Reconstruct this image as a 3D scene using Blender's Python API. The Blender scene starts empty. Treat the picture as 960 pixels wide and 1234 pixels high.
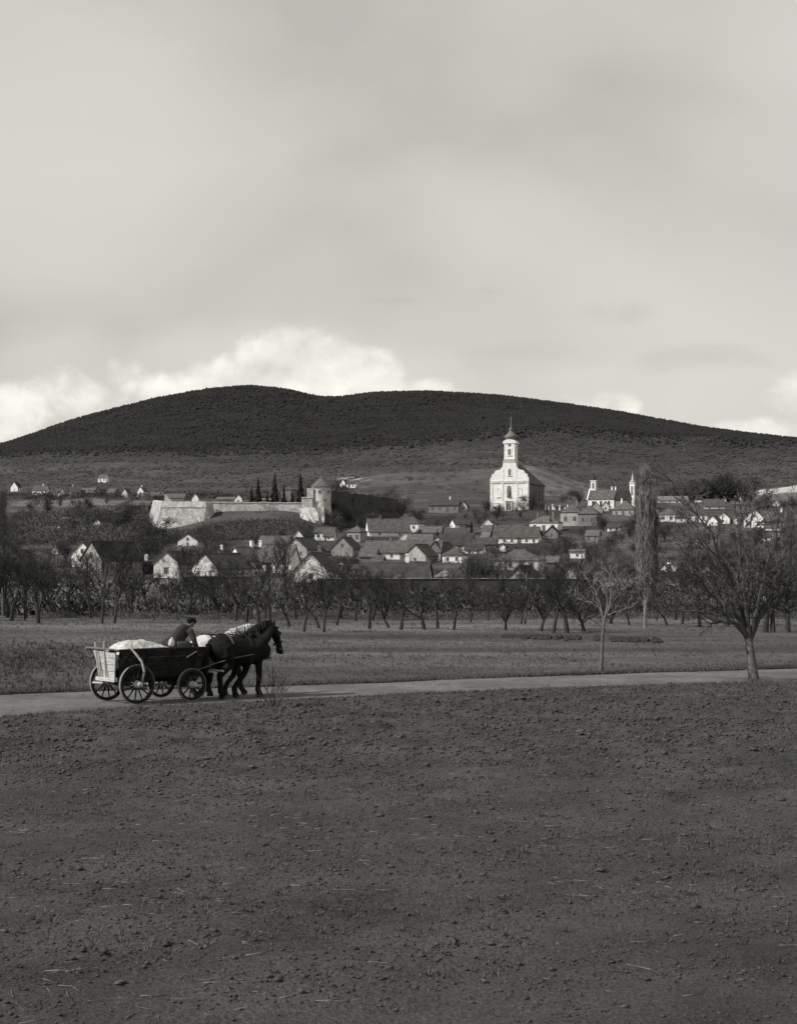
import bpy, math, random
import numpy as np
from mathutils import Vector, Matrix
sc = bpy.context.scene
COL = sc.collection
R = math.radians
# ---------------------------------------------------------------- camera
F, HZ, CX, CH = 2000.0, 682.0, 480.0, 3.6      # focal length in picture units, eye level line, centre, eye height (m)
cam = bpy.data.objects.new("camera", bpy.data.cameras.new("camera"))
COL.objects.link(cam); sc.camera = cam
cam.location = (0, 0, CH); cam.rotation_euler = (R(90), 0, 0)
cam.data.sensor_fit = 'HORIZONTAL'; cam.data.sensor_width = 36.0
cam.data.lens = 36.0 * F / 960.0
cam.data.shift_y = (HZ - 617.0) / 960.0
cam.data.clip_start = 0.5; cam.data.clip_end = 20000
# ---------------------------------------------------------------- light
SUN_EL = 40.0
sx, sy = -0.93, -0.37                            # towards the sun: left and a little behind the camera
sl = math.hypot(sx, sy); sx /= sl; sy /= sl
sund = bpy.data.lights.new("sun", 'SUN'); sun = bpy.data.objects.new("sun", sund); COL.objects.link(sun)
sund.energy = 4.9; sund.angle = R(0.5); sund.color = (1.0, 0.985, 0.965)
tosun = Vector((sx * math.cos(R(SUN_EL)), sy * math.cos(R(SUN_EL)), math.sin(R(SUN_EL))))
sun.rotation_euler = tosun.to_track_quat('Z', 'Y').to_euler()
sun.location = (-60, -30, 90)
sc.view_settings.view_transform = 'Standard'; sc.view_settings.look = 'None'
sc.view_settings.exposure = -0.25; sc.view_settings.gamma = 1.0
sc.view_settings.use_curve_mapping = False
w = bpy.data.worlds.new("World"); sc.world = w; w.use_nodes = True
nt = w.node_tree; nt.nodes.clear()
def N(t, **k):
    n = nt.nodes.new(t)
    for a, b in k.items(): setattr(n, a, b)
    return n
def lk(a, b): nt.links.new(a, b)
def M(op, a, b=None, c=None, clamp=False):
    n = N('ShaderNodeMath', operation=op); n.use_clamp = clamp
    for i, v in enumerate((a, b, c)):
        if v is None: continue
        if isinstance(v, (int, float)): n.inputs[i].default_value = v
        else: lk(v, n.inputs[i])
    return n.outputs[0]
def sstep(v, lo, hi):
    n = N('ShaderNodeMapRange', interpolation_type='SMOOTHSTEP'); n.inputs[1].default_value = lo; n.inputs[2].default_value = hi
    lk(v, n.inputs[0]); return n.outputs[0]
out = N('ShaderNodeOutputWorld'); bg = N('ShaderNodeBackground'); lk(bg.outputs[0], out.inputs[0])
bg.inputs[1].default_value = 0.1
sky = N('ShaderNodeTexSky', sky_type='NISHITA'); sky.sun_disc = False
sky.sun_elevation = R(SUN_EL); sky.sun_rotation = math.atan2(sx, sy)
sky.air_density = 1.0; sky.dust_density = 1.5
bw = N('ShaderNodeRGBToBW'); lk(sky.outputs[0], bw.inputs[0])
tc = N('ShaderNodeTexCoord'); sep = N('ShaderNodeSeparateXYZ'); lk(tc.outputs['Generated'], sep.inputs[0])
AZ = M('ARCTAN2', sep.outputs[0], sep.outputs[1]); EL = M('ARCSINE', sep.outputs[2])
def noise(scale, detail, rough, sxyz, dist=0.0, off=(0, 0, 0)):
    mp = N('ShaderNodeMapping'); mp.inputs['Scale'].default_value = sxyz; mp.inputs['Location'].default_value = off
    lk(tc.outputs['Generated'], mp.inputs[0])
    n = N('ShaderNodeTexNoise'); n.inputs['Scale'].default_value = scale; n.inputs['Detail'].default_value = detail
    n.inputs['Roughness'].default_value = rough; n.inputs['Distortion'].default_value = dist
    lk(mp.outputs[0], n.inputs['Vector']); return n.outputs[0]
veil_n = noise(2.6, 5, 0.42, (1, 1, 2.2), 0.3, (0.3, 0.1, 0.0))
PS = (1, 1, 1.25)
puff_n = noise(20, 8, 0.58, PS, 0.15, (0.2, 0, 0.7))
puff_s = noise(20, 5, 0.54, PS, 0.15, (0.2 + .016, .006, 0.7 - .020))
soft_n = noise(7, 6, 0.5, (1, 1, 1.6), 0.3, (0.9, 0.4, 0.2))
def blobs(L):
    r = None
    for (px, py, rx, ry, a) in L:
        az = math.atan((px - CX) / F); el = math.atan((HZ - py) / F * math.cos(az))
        dx = M('MULTIPLY', M('SUBTRACT', AZ, az), F / rx); dy = M('MULTIPLY', M('SUBTRACT', EL, el), F / ry)
        q = M('MULTIPLY', M('SUBTRACT', 1.0, M('ADD', M('MULTIPLY', dx, dx), M('MULTIPLY', dy, dy))), a)
        r = q if r is None else M('MAXIMUM', r, q)
    return r
heap = blobs([(335, 446, 84, 56, 1.0), (285, 456, 70, 46, .9), (390, 450, 66, 44, .9), (447, 458, 40, 42, .9), (222, 474, 60, 30, .75), (505, 476, 60, 18, .7), (738, 486, 34, 30, .6), (680, 488, 50, 18, .5),
              (905, 522, 70, 20, .7), (955, 474, 40, 26, .45), (95, 478, 60, 36, .5), (20, 500, 60, 40, .5), (140, 455, 40, 22, .3), (-130, 480, 90, 50, .8), (1120, 505, 90, 40, .8)])
bank = blobs([(330, 460, 260, 80, 1.0), (90, 465, 170, 80, .9), (640, 480, 190, 46, .8), (900, 500, 170, 60, .7), (-200, 470, 220, 90, .8), (1200, 500, 240, 90, .8)])
rag_n = noise(9, 9, 0.62, (1, 1, 1.5), 0.5, (0.55, 0.2, 0.1))
cum = sstep(M('ADD', M('ADD', heap, M('MULTIPLY', M('SUBTRACT', puff_n, 0.5), 1.9)), M('MULTIPLY', M('SUBTRACT', rag_n, 0.52), 3.2)), 0.0, 0.75)
soft = sstep(M('ADD', bank, M('MULTIPLY', M('SUBTRACT', soft_n, 0.5), 3.4)), 0.0, 1.0)
cum_b = M('ADD', M('ADD', 9.5, M('MULTIPLY', puff_n, 2.6)), M('MULTIPLY', M('SUBTRACT', puff_n, puff_s), 11.0))
veil = M('MULTIPLY', sstep(veil_n, -0.15, 0.62), M('SUBTRACT', 1.0, M('MULTIPLY', sstep(EL, 0.36, 0.85), 0.75)))
veil_b = M('ADD', 6.5, M('MULTIPLY', veil_n, 2.9))
skyv = M('MINIMUM', M('MULTIPLY', bw.outputs[0], 0.9), 7.0)
mx = N('ShaderNodeMix', data_type='FLOAT'); lk(M('MULTIPLY_ADD', veil, 0.9, 0.05, True), mx.inputs[0]); lk(skyv, mx.inputs[2]); lk(veil_b, mx.inputs[3])
mx0 = N('ShaderNodeMix', data_type='FLOAT'); lk(M('MULTIPLY', soft, 0.6), mx0.inputs[0]); lk(mx.outputs[0], mx0.inputs[2]); lk(M('ADD', 5.6, M('MULTIPLY', soft_n, 4.6)), mx0.inputs[3])
mx2 = N('ShaderNodeMix', data_type='FLOAT'); lk(M('MULTIPLY', cum, 0.8), mx2.inputs[0]); lk(mx0.outputs[0], mx2.inputs[2]); lk(cum_b, mx2.inputs[3])
wisp = sstep(M('ADD', blobs([(478, 362, 46, 9, .9), (585, 350, 40, 9, .9), (700, 378, 120, 18, .6), (640, 420, 90, 16, .55), (840, 430, 110, 22, .6), (120, 340, 170, 40, .45)]), M('MULTIPLY', M('SUBTRACT', rag_n, 0.5), 3.4)), 0.1, 1.3)
final = M('MULTIPLY', mx2.outputs[0], M('SUBTRACT', 1.0, M('MULTIPLY', wisp, 0.13)))
cc = N('ShaderNodeCombineColor')
for i, t in enumerate((1.0, 0.980, 0.905)): lk(M('MULTIPLY', final, t), cc.inputs[i])
lk(cc.outputs[0], bg.inputs[0])

# ---------------------------------------------------------------- helpers
TINT = (1.0, 0.99, 0.955)
def link(o, parent=None):
    COL.objects.link(o)
    if parent is not None: o.parent = parent
    return o
def tag(o, label=None, cat=None, group=None, kind=None):
    if label: o['label'] = label
    if cat: o['category'] = cat
    if group: o['group'] = group
    if kind: o['kind'] = kind
    return o
def empty(name, loc=(0, 0, 0), rz=0.0, label=None, cat=None, group=None):
    o = bpy.data.objects.new(name, None); COL.objects.link(o); o.empty_display_size = 0.2
    o.location = loc; o.rotation_euler = (0, 0, rz); return tag(o, label, cat, group)
def mat(name, g, rough=0.9, ns=3.0, amt=0.35, bump=0.0, attr=None, detail=5, tint=TINT, ns2=None, spec=0.2, stretch=(1, 1, 1), orand=0.0):
    m = bpy.data.materials.new(name); m.use_nodes = True; t = m.node_tree; b = t.nodes['Principled BSDF']
    b.inputs['Roughness'].default_value = rough; b.inputs['Specular IOR Level'].default_value = spec
    c = t.nodes.new('ShaderNodeTexCoord'); mp = t.nodes.new('ShaderNodeMapping'); t.links.new(c.outputs['Object'], mp.inputs[0]); mp.inputs['Scale'].default_value = stretch
    n = t.nodes.new('ShaderNodeTexNoise'); n.inputs['Scale'].default_value = ns; n.inputs['Detail'].default_value = detail; n.inputs['Roughness'].default_value = 0.65
    t.links.new(mp.outputs[0], n.inputs['Vector'])
    mr = t.nodes.new('ShaderNodeMapRange'); mr.inputs[1].default_value = 0.3; mr.inputs[2].default_value = 0.7
    mr.inputs[3].default_value = 1 - amt; mr.inputs[4].default_value = 1 + amt; t.links.new(n.outputs[0], mr.inputs[0])
    fac = mr.outputs[0]
    if ns2:
        n2 = t.nodes.new('ShaderNodeTexNoise'); n2.inputs['Scale'].default_value = ns2; n2.inputs['Detail'].default_value = 3
        t.links.new(c.outputs['Object'], n2.inputs['Vector'])
        m2 = t.nodes.new('ShaderNodeMapRange'); m2.inputs[1].default_value = 0.3; m2.inputs[2].default_value = 0.7; m2.inputs[3].default_value = 0.7; m2.inputs[4].default_value = 1.3
        t.links.new(n2.outputs[0], m2.inputs[0])
        q = t.nodes.new('ShaderNodeMath'); q.operation = 'MULTIPLY'; t.links.new(fac, q.inputs[0]); t.links.new(m2.outputs[0], q.inputs[1]); fac = q.outputs[0]
    if orand:
        oi = t.nodes.new('ShaderNodeObjectInfo'); m3 = t.nodes.new('ShaderNodeMapRange'); m3.inputs[3].default_value = 1 - orand; m3.inputs[4].default_value = 1 + orand; t.links.new(oi.outputs['Random'], m3.inputs[0])
        q = t.nodes.new('ShaderNodeMath'); q.operation = 'MULTIPLY'; t.links.new(fac, q.inputs[0]); t.links.new(m3.outputs[0], q.inputs[1]); fac = q.outputs[0]
    mul = t.nodes.new('ShaderNodeVectorMath'); mul.operation = 'SCALE'; t.links.new(fac, mul.inputs['Scale'])
    if attr:
        a = t.nodes.new('ShaderNodeAttribute'); a.attribute_name = attr; t.links.new(a.outputs['Color'], mul.inputs[0])
    else: mul.inputs[0].default_value = [g * k for k in tint]
    t.links.new(mul.outputs[0], b.inputs['Base Color'])
    if bump:
        bn = t.nodes.new('ShaderNodeBump'); bn.inputs['Strength'].default_value = bump; bn.inputs['Distance'].default_value = 0.05
        t.links.new(n.outputs[0], bn.inputs['Height']); t.links.new(bn.outputs[0], b.inputs['Normal'])
    return m
def mesh_np(name, V, T):
    """fast mesh from arrays; T is (n,3) or (n,4)"""
    V = np.ascontiguousarray(V, dtype=np.float32); T = np.ascontiguousarray(T, dtype=np.int32); k = T.shape[1]
    me = bpy.data.meshes.new(name); me.vertices.add(len(V)); me.vertices.foreach_set('co', V.ravel())
    me.loops.add(T.size); me.loops.foreach_set('vertex_index', T.ravel())
    me.polygons.add(len(T)); me.polygons.foreach_set('loop_start', np.arange(0, T.size, k, dtype=np.int32)); me.polygons.foreach_set('loop_total', np.full(len(T), k, dtype=np.int32))
    me.update(); me.validate(); return me
class MB:
    def __init__(s): s.v = []; s.f = []
    def add(s, V, Fc):
        o = len(s.v); s.v.extend(tuple(map(float, p)) for p in V); s.f.extend(tuple(i + o for i in f) for f in Fc)
    def box(s, c, size, rz=0.0, ry=0.0, rx=0.0):
        m = Matrix.Translation(c) @ Matrix.Rotation(rz, 4, 'Z') @ Matrix.Rotation(ry, 4, 'Y') @ Matrix.Rotation(rx, 4, 'X')
        x, y, z = [k / 2 for k in size]
        P = [m @ Vector(p) for p in ((-x, -y, -z), (x, -y, -z), (x, y, -z), (-x, y, -z), (-x, -y, z), (x, -y, z), (x, y, z), (-x, y, z))]
        s.add(P, [(0, 3, 2, 1), (4, 5, 6, 7), (0, 1, 5, 4), (1, 2, 6, 5), (2, 3, 7, 6), (3, 0, 4, 7)]); return s
    def prism(s, poly, y0, y1):
        """polygon in x,z (counter-clockwise seen from -y) pushed from y0 to y1"""
        n = len(poly); P = [(x, y0, z) for x, z in poly] + [(x, y1, z) for x, z in poly]
        s.add(P, [tuple(range(n)), tuple(range(2 * n - 1, n - 1, -1))] + [(i, i + n, (i + 1) % n + n, (i + 1) % n) for i in range(n)]); return s
    def tube(s, pts, rad, k=6, cap=True):
        pts = [Vector(p) for p in pts]; n = len(pts); o = len(s.v); prev = None
        for i, p in enumerate(pts):
            t = (pts[min(i + 1, n - 1)] - pts[max(i - 1, 0)])
            if t.length < 1e-9: t = Vector((0, 0, 1))
            t.normalize()
            if prev is None:
                a = t.cross(Vector((0.13, 0.98, 0.11)));  a = a if a.length > .1 else t.cross(Vector((1, 0, 0)))
            else: a = prev - t * prev.dot(t)
            a.normalize(); b = t.cross(a); prev = a
            r = rad[i]; ra, rb = (r if isinstance(r, tuple) else (r, r))
            for j in range(k):
                q = 2 * math.pi * j / k; v = p + a * (ra * math.cos(q)) + b * (rb * math.sin(q)); s.v.append((v.x, v.y, v.z))
        for i in range(n - 1):
            for j in range(k):
                j2 = (j + 1) % k; s.f.append((o + i * k + j, o + i * k + j2, o + (i + 1) * k + j2, o + (i + 1) * k + j))
        if cap and k > 2:
            s.f.append(tuple(o + j for j in range(k - 1, -1, -1))); s.f.append(tuple(o + (n - 1) * k + j for j in range(k)))
        return s
    def lathe(s, prof, k=16, c=(0, 0, 0), ph=0.0, sx=1.0, sy=1.0):
        o = len(s.v); n = len(prof)
        for r, z in prof:
            for j in range(k):
                a = ph + 2 * math.pi * j / k; s.v.append((c[0] + r * sx * math.cos(a), c[1] + r * sy * math.sin(a), c[2] + z))
        for i in range(n - 1):
            for j in range(k):
                j2 = (j + 1) % k; s.f.append((o + i * k + j, o + i * k + j2, o + (i + 1) * k + j2, o + (i + 1) * k + j))
        s.f.append(tuple(o + j for j in range(k - 1, -1, -1))); s.f.append(tuple(o + (n - 1) * k + j for j in range(k))); return s
    def mesh(s, name, m=None, smooth=False):
        me = bpy.data.meshes.new(name); me.from_pydata(s.v, [], s.f)
        if m: me.materials.append(m)
        if smooth: me.polygons.foreach_set('use_smooth', [True] * len(me.polygons))
        me.update(); return me
    def obj(s, name, m, parent=None, smooth=False):
        return link(bpy.data.objects.new(name, s.mesh(name, m, smooth)), parent)
def remesh(mb, name, vox, m, parent=None, smooth=4):
    """grow closed, overlapping shapes into one continuous skin"""
    o = bpy.data.objects.new(name, mb.mesh(name)); COL.objects.link(o)
    a = o.modifiers.new('r', 'REMESH'); a.mode = 'VOXEL'; a.voxel_size = vox
    b = o.modifiers.new('s', 'SMOOTH'); b.iterations = smooth; b.factor = 0.5
    dg = bpy.context.evaluated_depsgraph_get(); me = bpy.data.meshes.new_from_object(o.evaluated_get(dg))
    bpy.data.objects.remove(o); me.name = name; me.materials.clear(); me.materials.append(m)
    me.polygons.foreach_set('use_smooth', [True] * len(me.polygons))
    return link(bpy.data.objects.new(name, me), parent)
def copy_tree(o, parent=None):
    c = o.copy(); COL.objects.link(c)
    if parent is not None: c.parent = parent
    for ch in list(o.children): copy_tree(ch, c)
    return c
def hsh(ix, iy, s):
    h = (ix * 374761393 + iy * 668265263 + s * 1442695) & 0xffffffff
    h = ((h ^ (h >> 13)) * 1274126177) & 0xffffffff
    return ((h ^ (h >> 16)) & 0xffff) / 65535.0
def vn(x, y, s=0):
    x = np.asarray(x, float); y = np.asarray(y, float); ix = np.floor(x).astype(np.int64); iy = np.floor(y).astype(np.int64)
    fx = x - ix; fy = y - iy; fx = fx * fx * (3 - 2 * fx); fy = fy * fy * (3 - 2 * fy)
    return (hsh(ix, iy, s) * (1 - fx) + hsh(ix + 1, iy, s) * fx) * (1 - fy) + (hsh(ix, iy + 1, s) * (1 - fx) + hsh(ix + 1, iy + 1, s) * fx) * fy
def fbm(x, y, o=4, s=0):
    t = 0; a = .5
    for i in range(o): t = t + a * vn(np.asarray(x) * 2 ** i, np.asarray(y) * 2 ** i, s + i * 7); a *= .5
    return t / (1 - .5 ** o)
ORD = ['first', 'second', 'third', 'fourth', 'fifth', 'sixth', 'seventh', 'eighth', 'ninth', 'tenth', 'eleventh', 'twelfth', 'thirteenth', 'fourteenth', 'fifteenth', 'sixteenth', 'seventeenth', 'eighteenth', 'nineteenth', 'twentieth']

# ---------------------------------------------------------------- the lie of the land
UK = np.array([-1500, -300, 0, 100, 190, 230, 265, 340, 380, 412, 480, 560, 640, 700, 780, 870, 960, 1250, 2460], float)
ROWS = {   # distance: sight-line height of the ground there, per bearing in UK
 300:  [702] * 19,
 400:  [686, 686, 685, 685, 685, 685, 685, 685, 685, 685, 684, 684, 684, 685, 686, 686, 686, 686, 686],
 500:  [668, 668, 666, 666, 665, 664, 664, 664, 664, 664, 664, 664, 662, 662, 660, 658, 658, 658, 658],
 570:  [656, 656, 655, 655, 655, 651, 649, 648, 648, 650, 650, 648, 646, 645, 641, 637, 636, 636, 636],
 640:  [642, 642, 641, 641, 640, 633, 622, 620, 629, 639, 639, 636, 632, 630, 625, 627, 627, 627, 627],
 672:  [637, 637, 636, 636, 626, 610, 609, 609, 611, 632, 633, 631, 627, 623, 621, 622, 622, 622, 622],
 740:  [629, 629, 628, 627, 616, 608, 607, 606, 606, 617, 621, 618, 613, 614, 615, 617, 617, 617, 617],
 900:  [615, 615, 614, 613, 610, 607, 606, 605, 604, 603, 607, 607, 607, 608, 609, 611, 612, 612, 612],
 1050: [607, 607, 606, 606, 606, 605, 604, 603, 602, 598, 597, 597, 600, 604, 605, 607, 607, 607, 607],
 1200: [601, 600, 599, 599, 601, 602, 601, 600, 599, 590, 586, 584, 582, 597, 602, 604, 600, 600, 600],
 1400: [597, 596, 594, 593, 592, 591, 590, 589, 588, 580, 569, 568, 560, 583, 600, 601, 584, 584, 590],
 1700: [585, 583, 580, 580, 580, 580, 580, 581, 581, 579, 576, 574, 572, 580, 585, 586, 580, 580, 585],
 2000: [566, 564, 560, 558, 558, 558, 558, 558, 557, 555, 550, 545, 542, 545, 553, 555, 555, 560, 566],
 2300: [549, 548, 545, 543, 541, 541, 541, 541, 540, 537, 530, 521, 513, 515, 524, 527, 532, 545, 550]}
RX = [-1500, -300, -60, 0, 40, 100, 180, 250, 295, 340, 380, 410, 450, 520, 600, 680, 760, 850, 960, 1250, 2460]
RY = [578, 562, 547, 540, 527, 506, 485, 472, 467, 471, 481, 482, 476, 475, 480, 491, 503, 520, 534, 556, 572]
DK = [0.0, 60, 114, 200] + sorted(ROWS) + [2700, 3200, 4200]
UF = np.arange(-1500, 2461, 5.0)
def rowz():
    Z = []
    ridge = np.interp(UF, RX, RY); ker = np.hanning(9); ker /= ker.sum()
    sm = lambda a: np.convolve(np.pad(a, 4, mode='edge'), ker, 'valid')
    for d in DK:
        if d <= 200: Z.append(np.zeros_like(UF)); continue
        if d in ROWS: y = sm(np.interp(UF, UK, ROWS[d]))
        elif d == 3200: y = sm(ridge)
        elif d == 2700: y = 0.52 * sm(ridge) + 0.48 * sm(np.interp(UF, UK, ROWS[2300]))
        else: y = sm(ridge) + 45
        Z.append(CH + (HZ - y) * d / F)
    return np.array(Z)
ZK = rowz(); DKA = np.array(DK, float)
def _slopes():
    S = np.zeros_like(ZK); dl = np.diff(ZK, axis=0) / np.diff(DKA)[:, None]
    for i in range(1, len(DK) - 1):
        a, b = dl[i - 1], dl[i]; S[i] = np.where(a * b > 0, 2 * a * b / (a + b + 1e-12), 0)
    return S
SK = _slopes()
def zt(X, Y):
    X = np.asarray(X, float); Y = np.maximum(np.asarray(Y, float), 0.5); u = CX + F * X / Y
    ui = np.clip((u + 1500) / 5.0, 0, len(UF) - 1.001); i0 = ui.astype(int); fu = ui - i0
    k = np.clip(np.searchsorted(DKA, Y, side='right') - 1, 0, len(DK) - 2); h = DKA[k + 1] - DKA[k]; t = np.clip((Y - DKA[k]) / h, 0, 1)
    g = lambda A, kk: A[kk, i0] * (1 - fu) + A[kk, i0 + 1] * fu
    z0, z1, s0, s1 = g(ZK, k), g(ZK, k + 1), g(SK, k) * h, g(SK, k + 1) * h
    return z0 * (2 * t**3 - 3 * t**2 + 1) + s0 * (t**3 - 2 * t**2 + t) + z1 * (3 * t**2 - 2 * t**3) + s1 * (t**3 - t**2)
def Z(x, y): return float(zt(x, y))
DS = np.concatenate([np.arange(20, 200, .5), np.arange(200, 3200, 2.0)])
def depth(px, py):
    """distance at which the sight line through a picture point meets the ground"""
    yy = HZ - (zt((px - CX) / F * DS, DS) - CH) * F / DS
    i = np.argmax(yy <= py)
    return float(DS[i]) if yy[i] <= py else 3000.0
def at(px, py, d=None):
    d = d or depth(px, py); x = (px - CX) * d / F; return Vector((x, d, Z(x, d)))
# ---------------------------------------------------------------- materials
M_ground = mat('ground_cover', 0, .95, .9, .3, 0.0, attr='Col', ns2=.05)
M_plough = mat('ploughed_soil', .066, .95, 26, .55, .9, ns2=.5)
M_clod = mat('soil_clod', .068, .95, 1.2, .35, 0, ns2=12)
M_road = mat('dirt_road', .135, .95, 2.6, .3, .4, ns2=.35)
M_grass = mat('dry_grass', .10, .9, .25, .5)
M_weed = mat('dark_weed', .075, .9, .4, .45)
M_straw = mat('old_straw', .26, .9, 3, .4); M_stone_bit = mat('road_stone', .17, .9, 3, .4)
M_earth = mat('dark_earth', .04, .95, 3, .5)
M_white = mat('white_limewash', .80, .8, .35, .12, ns2=2.5)
M_pale = mat('pale_limewash', .56, .85, .5, .22, orand=.12, ns2=3)
M_grey = mat('grey_plaster', .32, .9, .6, .25, orand=.15, ns2=3)
M_dull = mat('dull_plaster', .19, .9, .6, .25, orand=.2, ns2=3)
M_stone = mat('castle_stone', .50, .9, .25, .32, .5, ns2=1.1)
M_rubble = mat('rubble_stone', .40, .9, .45, .4, .6, ns2=1.2)
M_dkstone = mat('dark_stone', .075, .95, .3, .4, .4)
M_roof = [mat('old_tile', .105, .85, .7, .4, .5, ns2=5, orand=.22), mat('dark_tile', .065, .85, .7, .4, .5, ns2=5, orand=.25), mat('pale_tile', .15, .85, .7, .4, .5, ns2=5, orand=.2), mat('black_shingle', .035, .85, .9, .3, .3)]
M_pane = mat('window_glass', .05, .25, 2, .2, spec=.5)
M_frame = mat('window_frame', .30, .7, 2, .2)
M_slate = mat('church_slate', .032, .6, .5, .25)
M_copper = mat('dome_metal', .16, .55, .8, .25)
M_bark = mat('dark_bark', .045, .95, 6, .45, .4)
M_twig = mat('dark_twig', .042, .95, 2, .35)
M_bark2 = mat('grey_bark', .12, .95, 9, .5, .5)
M_twig2 = mat('grey_twig', .078, .95, 4, .4)
M_twig3 = mat('pale_twig', .19, .95, 4, .3); M_poplar = mat('poplar_bark', .19, .95, 2, .35)
M_scrub = mat('scrub_twig', .075, .95, .25, .5)
M_scrub2 = mat('pale_scrub_twig', .13, .95, .25, .5)
M_conifer = mat('conifer_needle', .022, .95, .6, .4)
M_forest = mat('forest_twig', .021, .95, .006, .22, ns2=.03)
M_vine = mat('vineyard_scrub', .058, .95, .02, .3)
M_wood = mat('weathered_plank', .48, .8, 5, .4, .3, stretch=(1, 1, 6))
M_dkwood = mat('dark_plank', .028, .85, 5, .4, .2, spec=.05)
M_palewood = mat('bare_wood', .42, .75, 9, .3, .2)
M_midwood = mat('greyed_wood', .14, .85, 8, .35, .2)
M_iron = mat('worn_iron', .22, .5, 12, .3)
M_load = mat('pale_load', .52, .95, 9, .4, .9, ns2=30)
M_black = mat('black_coat', .013, .75, 5, .45, spec=.07)
M_blackhair = mat('black_hair', .014, .7, 14, .4, spec=.1)
M_whitecoat = mat('white_coat', .60, .7, 4, .14)
M_darkleg = mat('dark_lower_leg', .03, .8, 4, .3, spec=.1)
M_whitehair = mat('pale_mane', .42, .8, 16, .35)
M_hoof = mat('hoof_horn', .03, .6, 9, .3)
M_leather = mat('black_leather', .014, .5, 8, .3, spec=.4)
M_strap = mat('worn_leather', .12, .5, 8, .3)
M_skin = mat('skin', .13, .6, 9, .1)
M_jacket = mat('wool_jacket', .05, .95, 14, .35, .3)
M_trouser = mat('wool_trousers', .095, .95, 14, .3, .3)
M_cap = mat('dark_cap', .018, .9, 12, .3)
M_cloth = mat('white_cloth', .6, .9, 12, .2)

# ---------------------------------------------------------------- ground sheet
def ground():
    d = np.concatenate([np.geomspace(4, 200, 150)[:-1], np.geomspace(200, 4200, 330)]); u = np.concatenate([np.arange(-1500, -60, 30.0), np.arange(-60, 1021, 6.0), np.arange(1030, 2461, 30.0)])
    D, U = np.meshgrid(d, u, indexing='ij'); X = (U - CX) / F * D; Zv = zt(X, D)
    far = np.clip((D - 210) / 250, 0, 1)
    Zv = Zv + far * (fbm(X / 22, D / 22, 4, 3) - .5) * np.clip(D / 500, 0, 2) * 1.6
    near = np.clip((D - 60) / 30, 0, 1) * (1 - far); Zv += near * (fbm(X / 7, D / 5, 3, 11) - .5) * .16
    V = np.stack([X, D, Zv], -1).reshape(-1, 3); n, m = D.shape
    i = np.arange(n * m).reshape(n, m); T = np.stack([i[:-1, :-1], i[:-1, 1:], i[1:, 1:], i[1:, :-1]], -1).reshape(-1, 4)
    me = mesh_np('ground', V, T); me.polygons.foreach_set('use_smooth', np.ones(len(T), bool))
    yy = HZ - (Zv - CH) * F / D
    A = np.full(D.shape, .062)
    mead = D < 125
    bands = fbm(X / 30 + 5, D / 3.2, 4, 21)
    A = np.where(mead, .052 + .06 * np.clip((bands - .3) / .4, 0, 1), A)
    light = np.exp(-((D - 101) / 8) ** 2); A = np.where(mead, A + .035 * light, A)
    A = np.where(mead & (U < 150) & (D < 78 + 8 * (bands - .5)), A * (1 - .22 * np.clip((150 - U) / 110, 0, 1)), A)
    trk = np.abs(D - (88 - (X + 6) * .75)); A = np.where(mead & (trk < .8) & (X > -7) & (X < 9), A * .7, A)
    vil = (D >= 125) & (D < 1000); A = np.where(vil, .038 + .05 * np.clip((fbm(X / 18, D / 30, 4, 31) - .3) / .45, 0, 1), A)
    U0 = U; U = U + 60 * (fbm(X / 12, D / 20, 3, 94) - .5)
    A = np.where((U > 690) & (U < 1100) & (D > 500) & (D < 545), .105 + .03 * (fbm(X / 9, D / 9, 3, 4) - .5), A)
    A = np.where((U > 700) & (U < 780) & (D > 560) & (D < 600), .085, A)
    U = U0; Uo, Do = U, D; U = U + 46 * (fbm(X / 30, D / 40, 4, 90) - .5); D = D * (1 + .09 * (fbm(X / 35, Do / 50, 4, 92) - .5))
    strip = (D > 960) & (D < 1130) & (U < 192) & (U > 18); A = np.where(strip, .125, A)
    A = np.where((U <= 18) & (D > 960) & (D < 1130), .075, A)
    slope = (D >= 1130); st = fbm(X / 150, D / 90, 5, 41); A = np.where(slope, .044 + .026 * np.clip((st - .3) / .4, 0, 1), A)
    rows = np.sin(X / 9 + 3 * fbm(X / 200, D / 200, 2, 8)); A = np.where(slope & (D < 2250), A * (1 + .06 * rows), A)
    A = np.where((D > 1180) & (D < 1420) & (U > 425) & (U < 600), .078 + .05 * (st - .4), A)
    A = np.where((D > 1100) & (D < 1420) & (U > 632) & (U < 735), .13 + .10 * (fbm(X / 60, D / 25, 4, 5) - .5), A)
    qx = (Uo - 945) / 52; qy = (yy - (594 - np.clip((U - 905) / 60, 0, 1) * 6)) / 5.0
    A = np.where((D > 1050) & (D < 1420) & (U > 880), .12, A)
    A = np.where((qx ** 2 + qy ** 2 + (fbm(X / 15, D / 15, 3, 2) - .5) < 1) & (D > 1000) & (D < 1420), .42, A)
    A = np.where(((U - 425) / 22) ** 2 + ((yy - 577) / 2.2) ** 2 < 1, .26, A)
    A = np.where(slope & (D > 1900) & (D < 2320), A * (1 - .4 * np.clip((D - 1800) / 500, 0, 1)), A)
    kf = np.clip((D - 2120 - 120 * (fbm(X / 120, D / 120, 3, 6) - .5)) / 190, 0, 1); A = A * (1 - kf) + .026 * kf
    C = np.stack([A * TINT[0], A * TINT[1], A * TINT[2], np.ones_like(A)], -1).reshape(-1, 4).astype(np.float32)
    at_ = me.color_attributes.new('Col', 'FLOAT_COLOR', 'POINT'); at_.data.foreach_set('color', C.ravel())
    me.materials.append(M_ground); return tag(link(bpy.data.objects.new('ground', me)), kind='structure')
ground()
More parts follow.
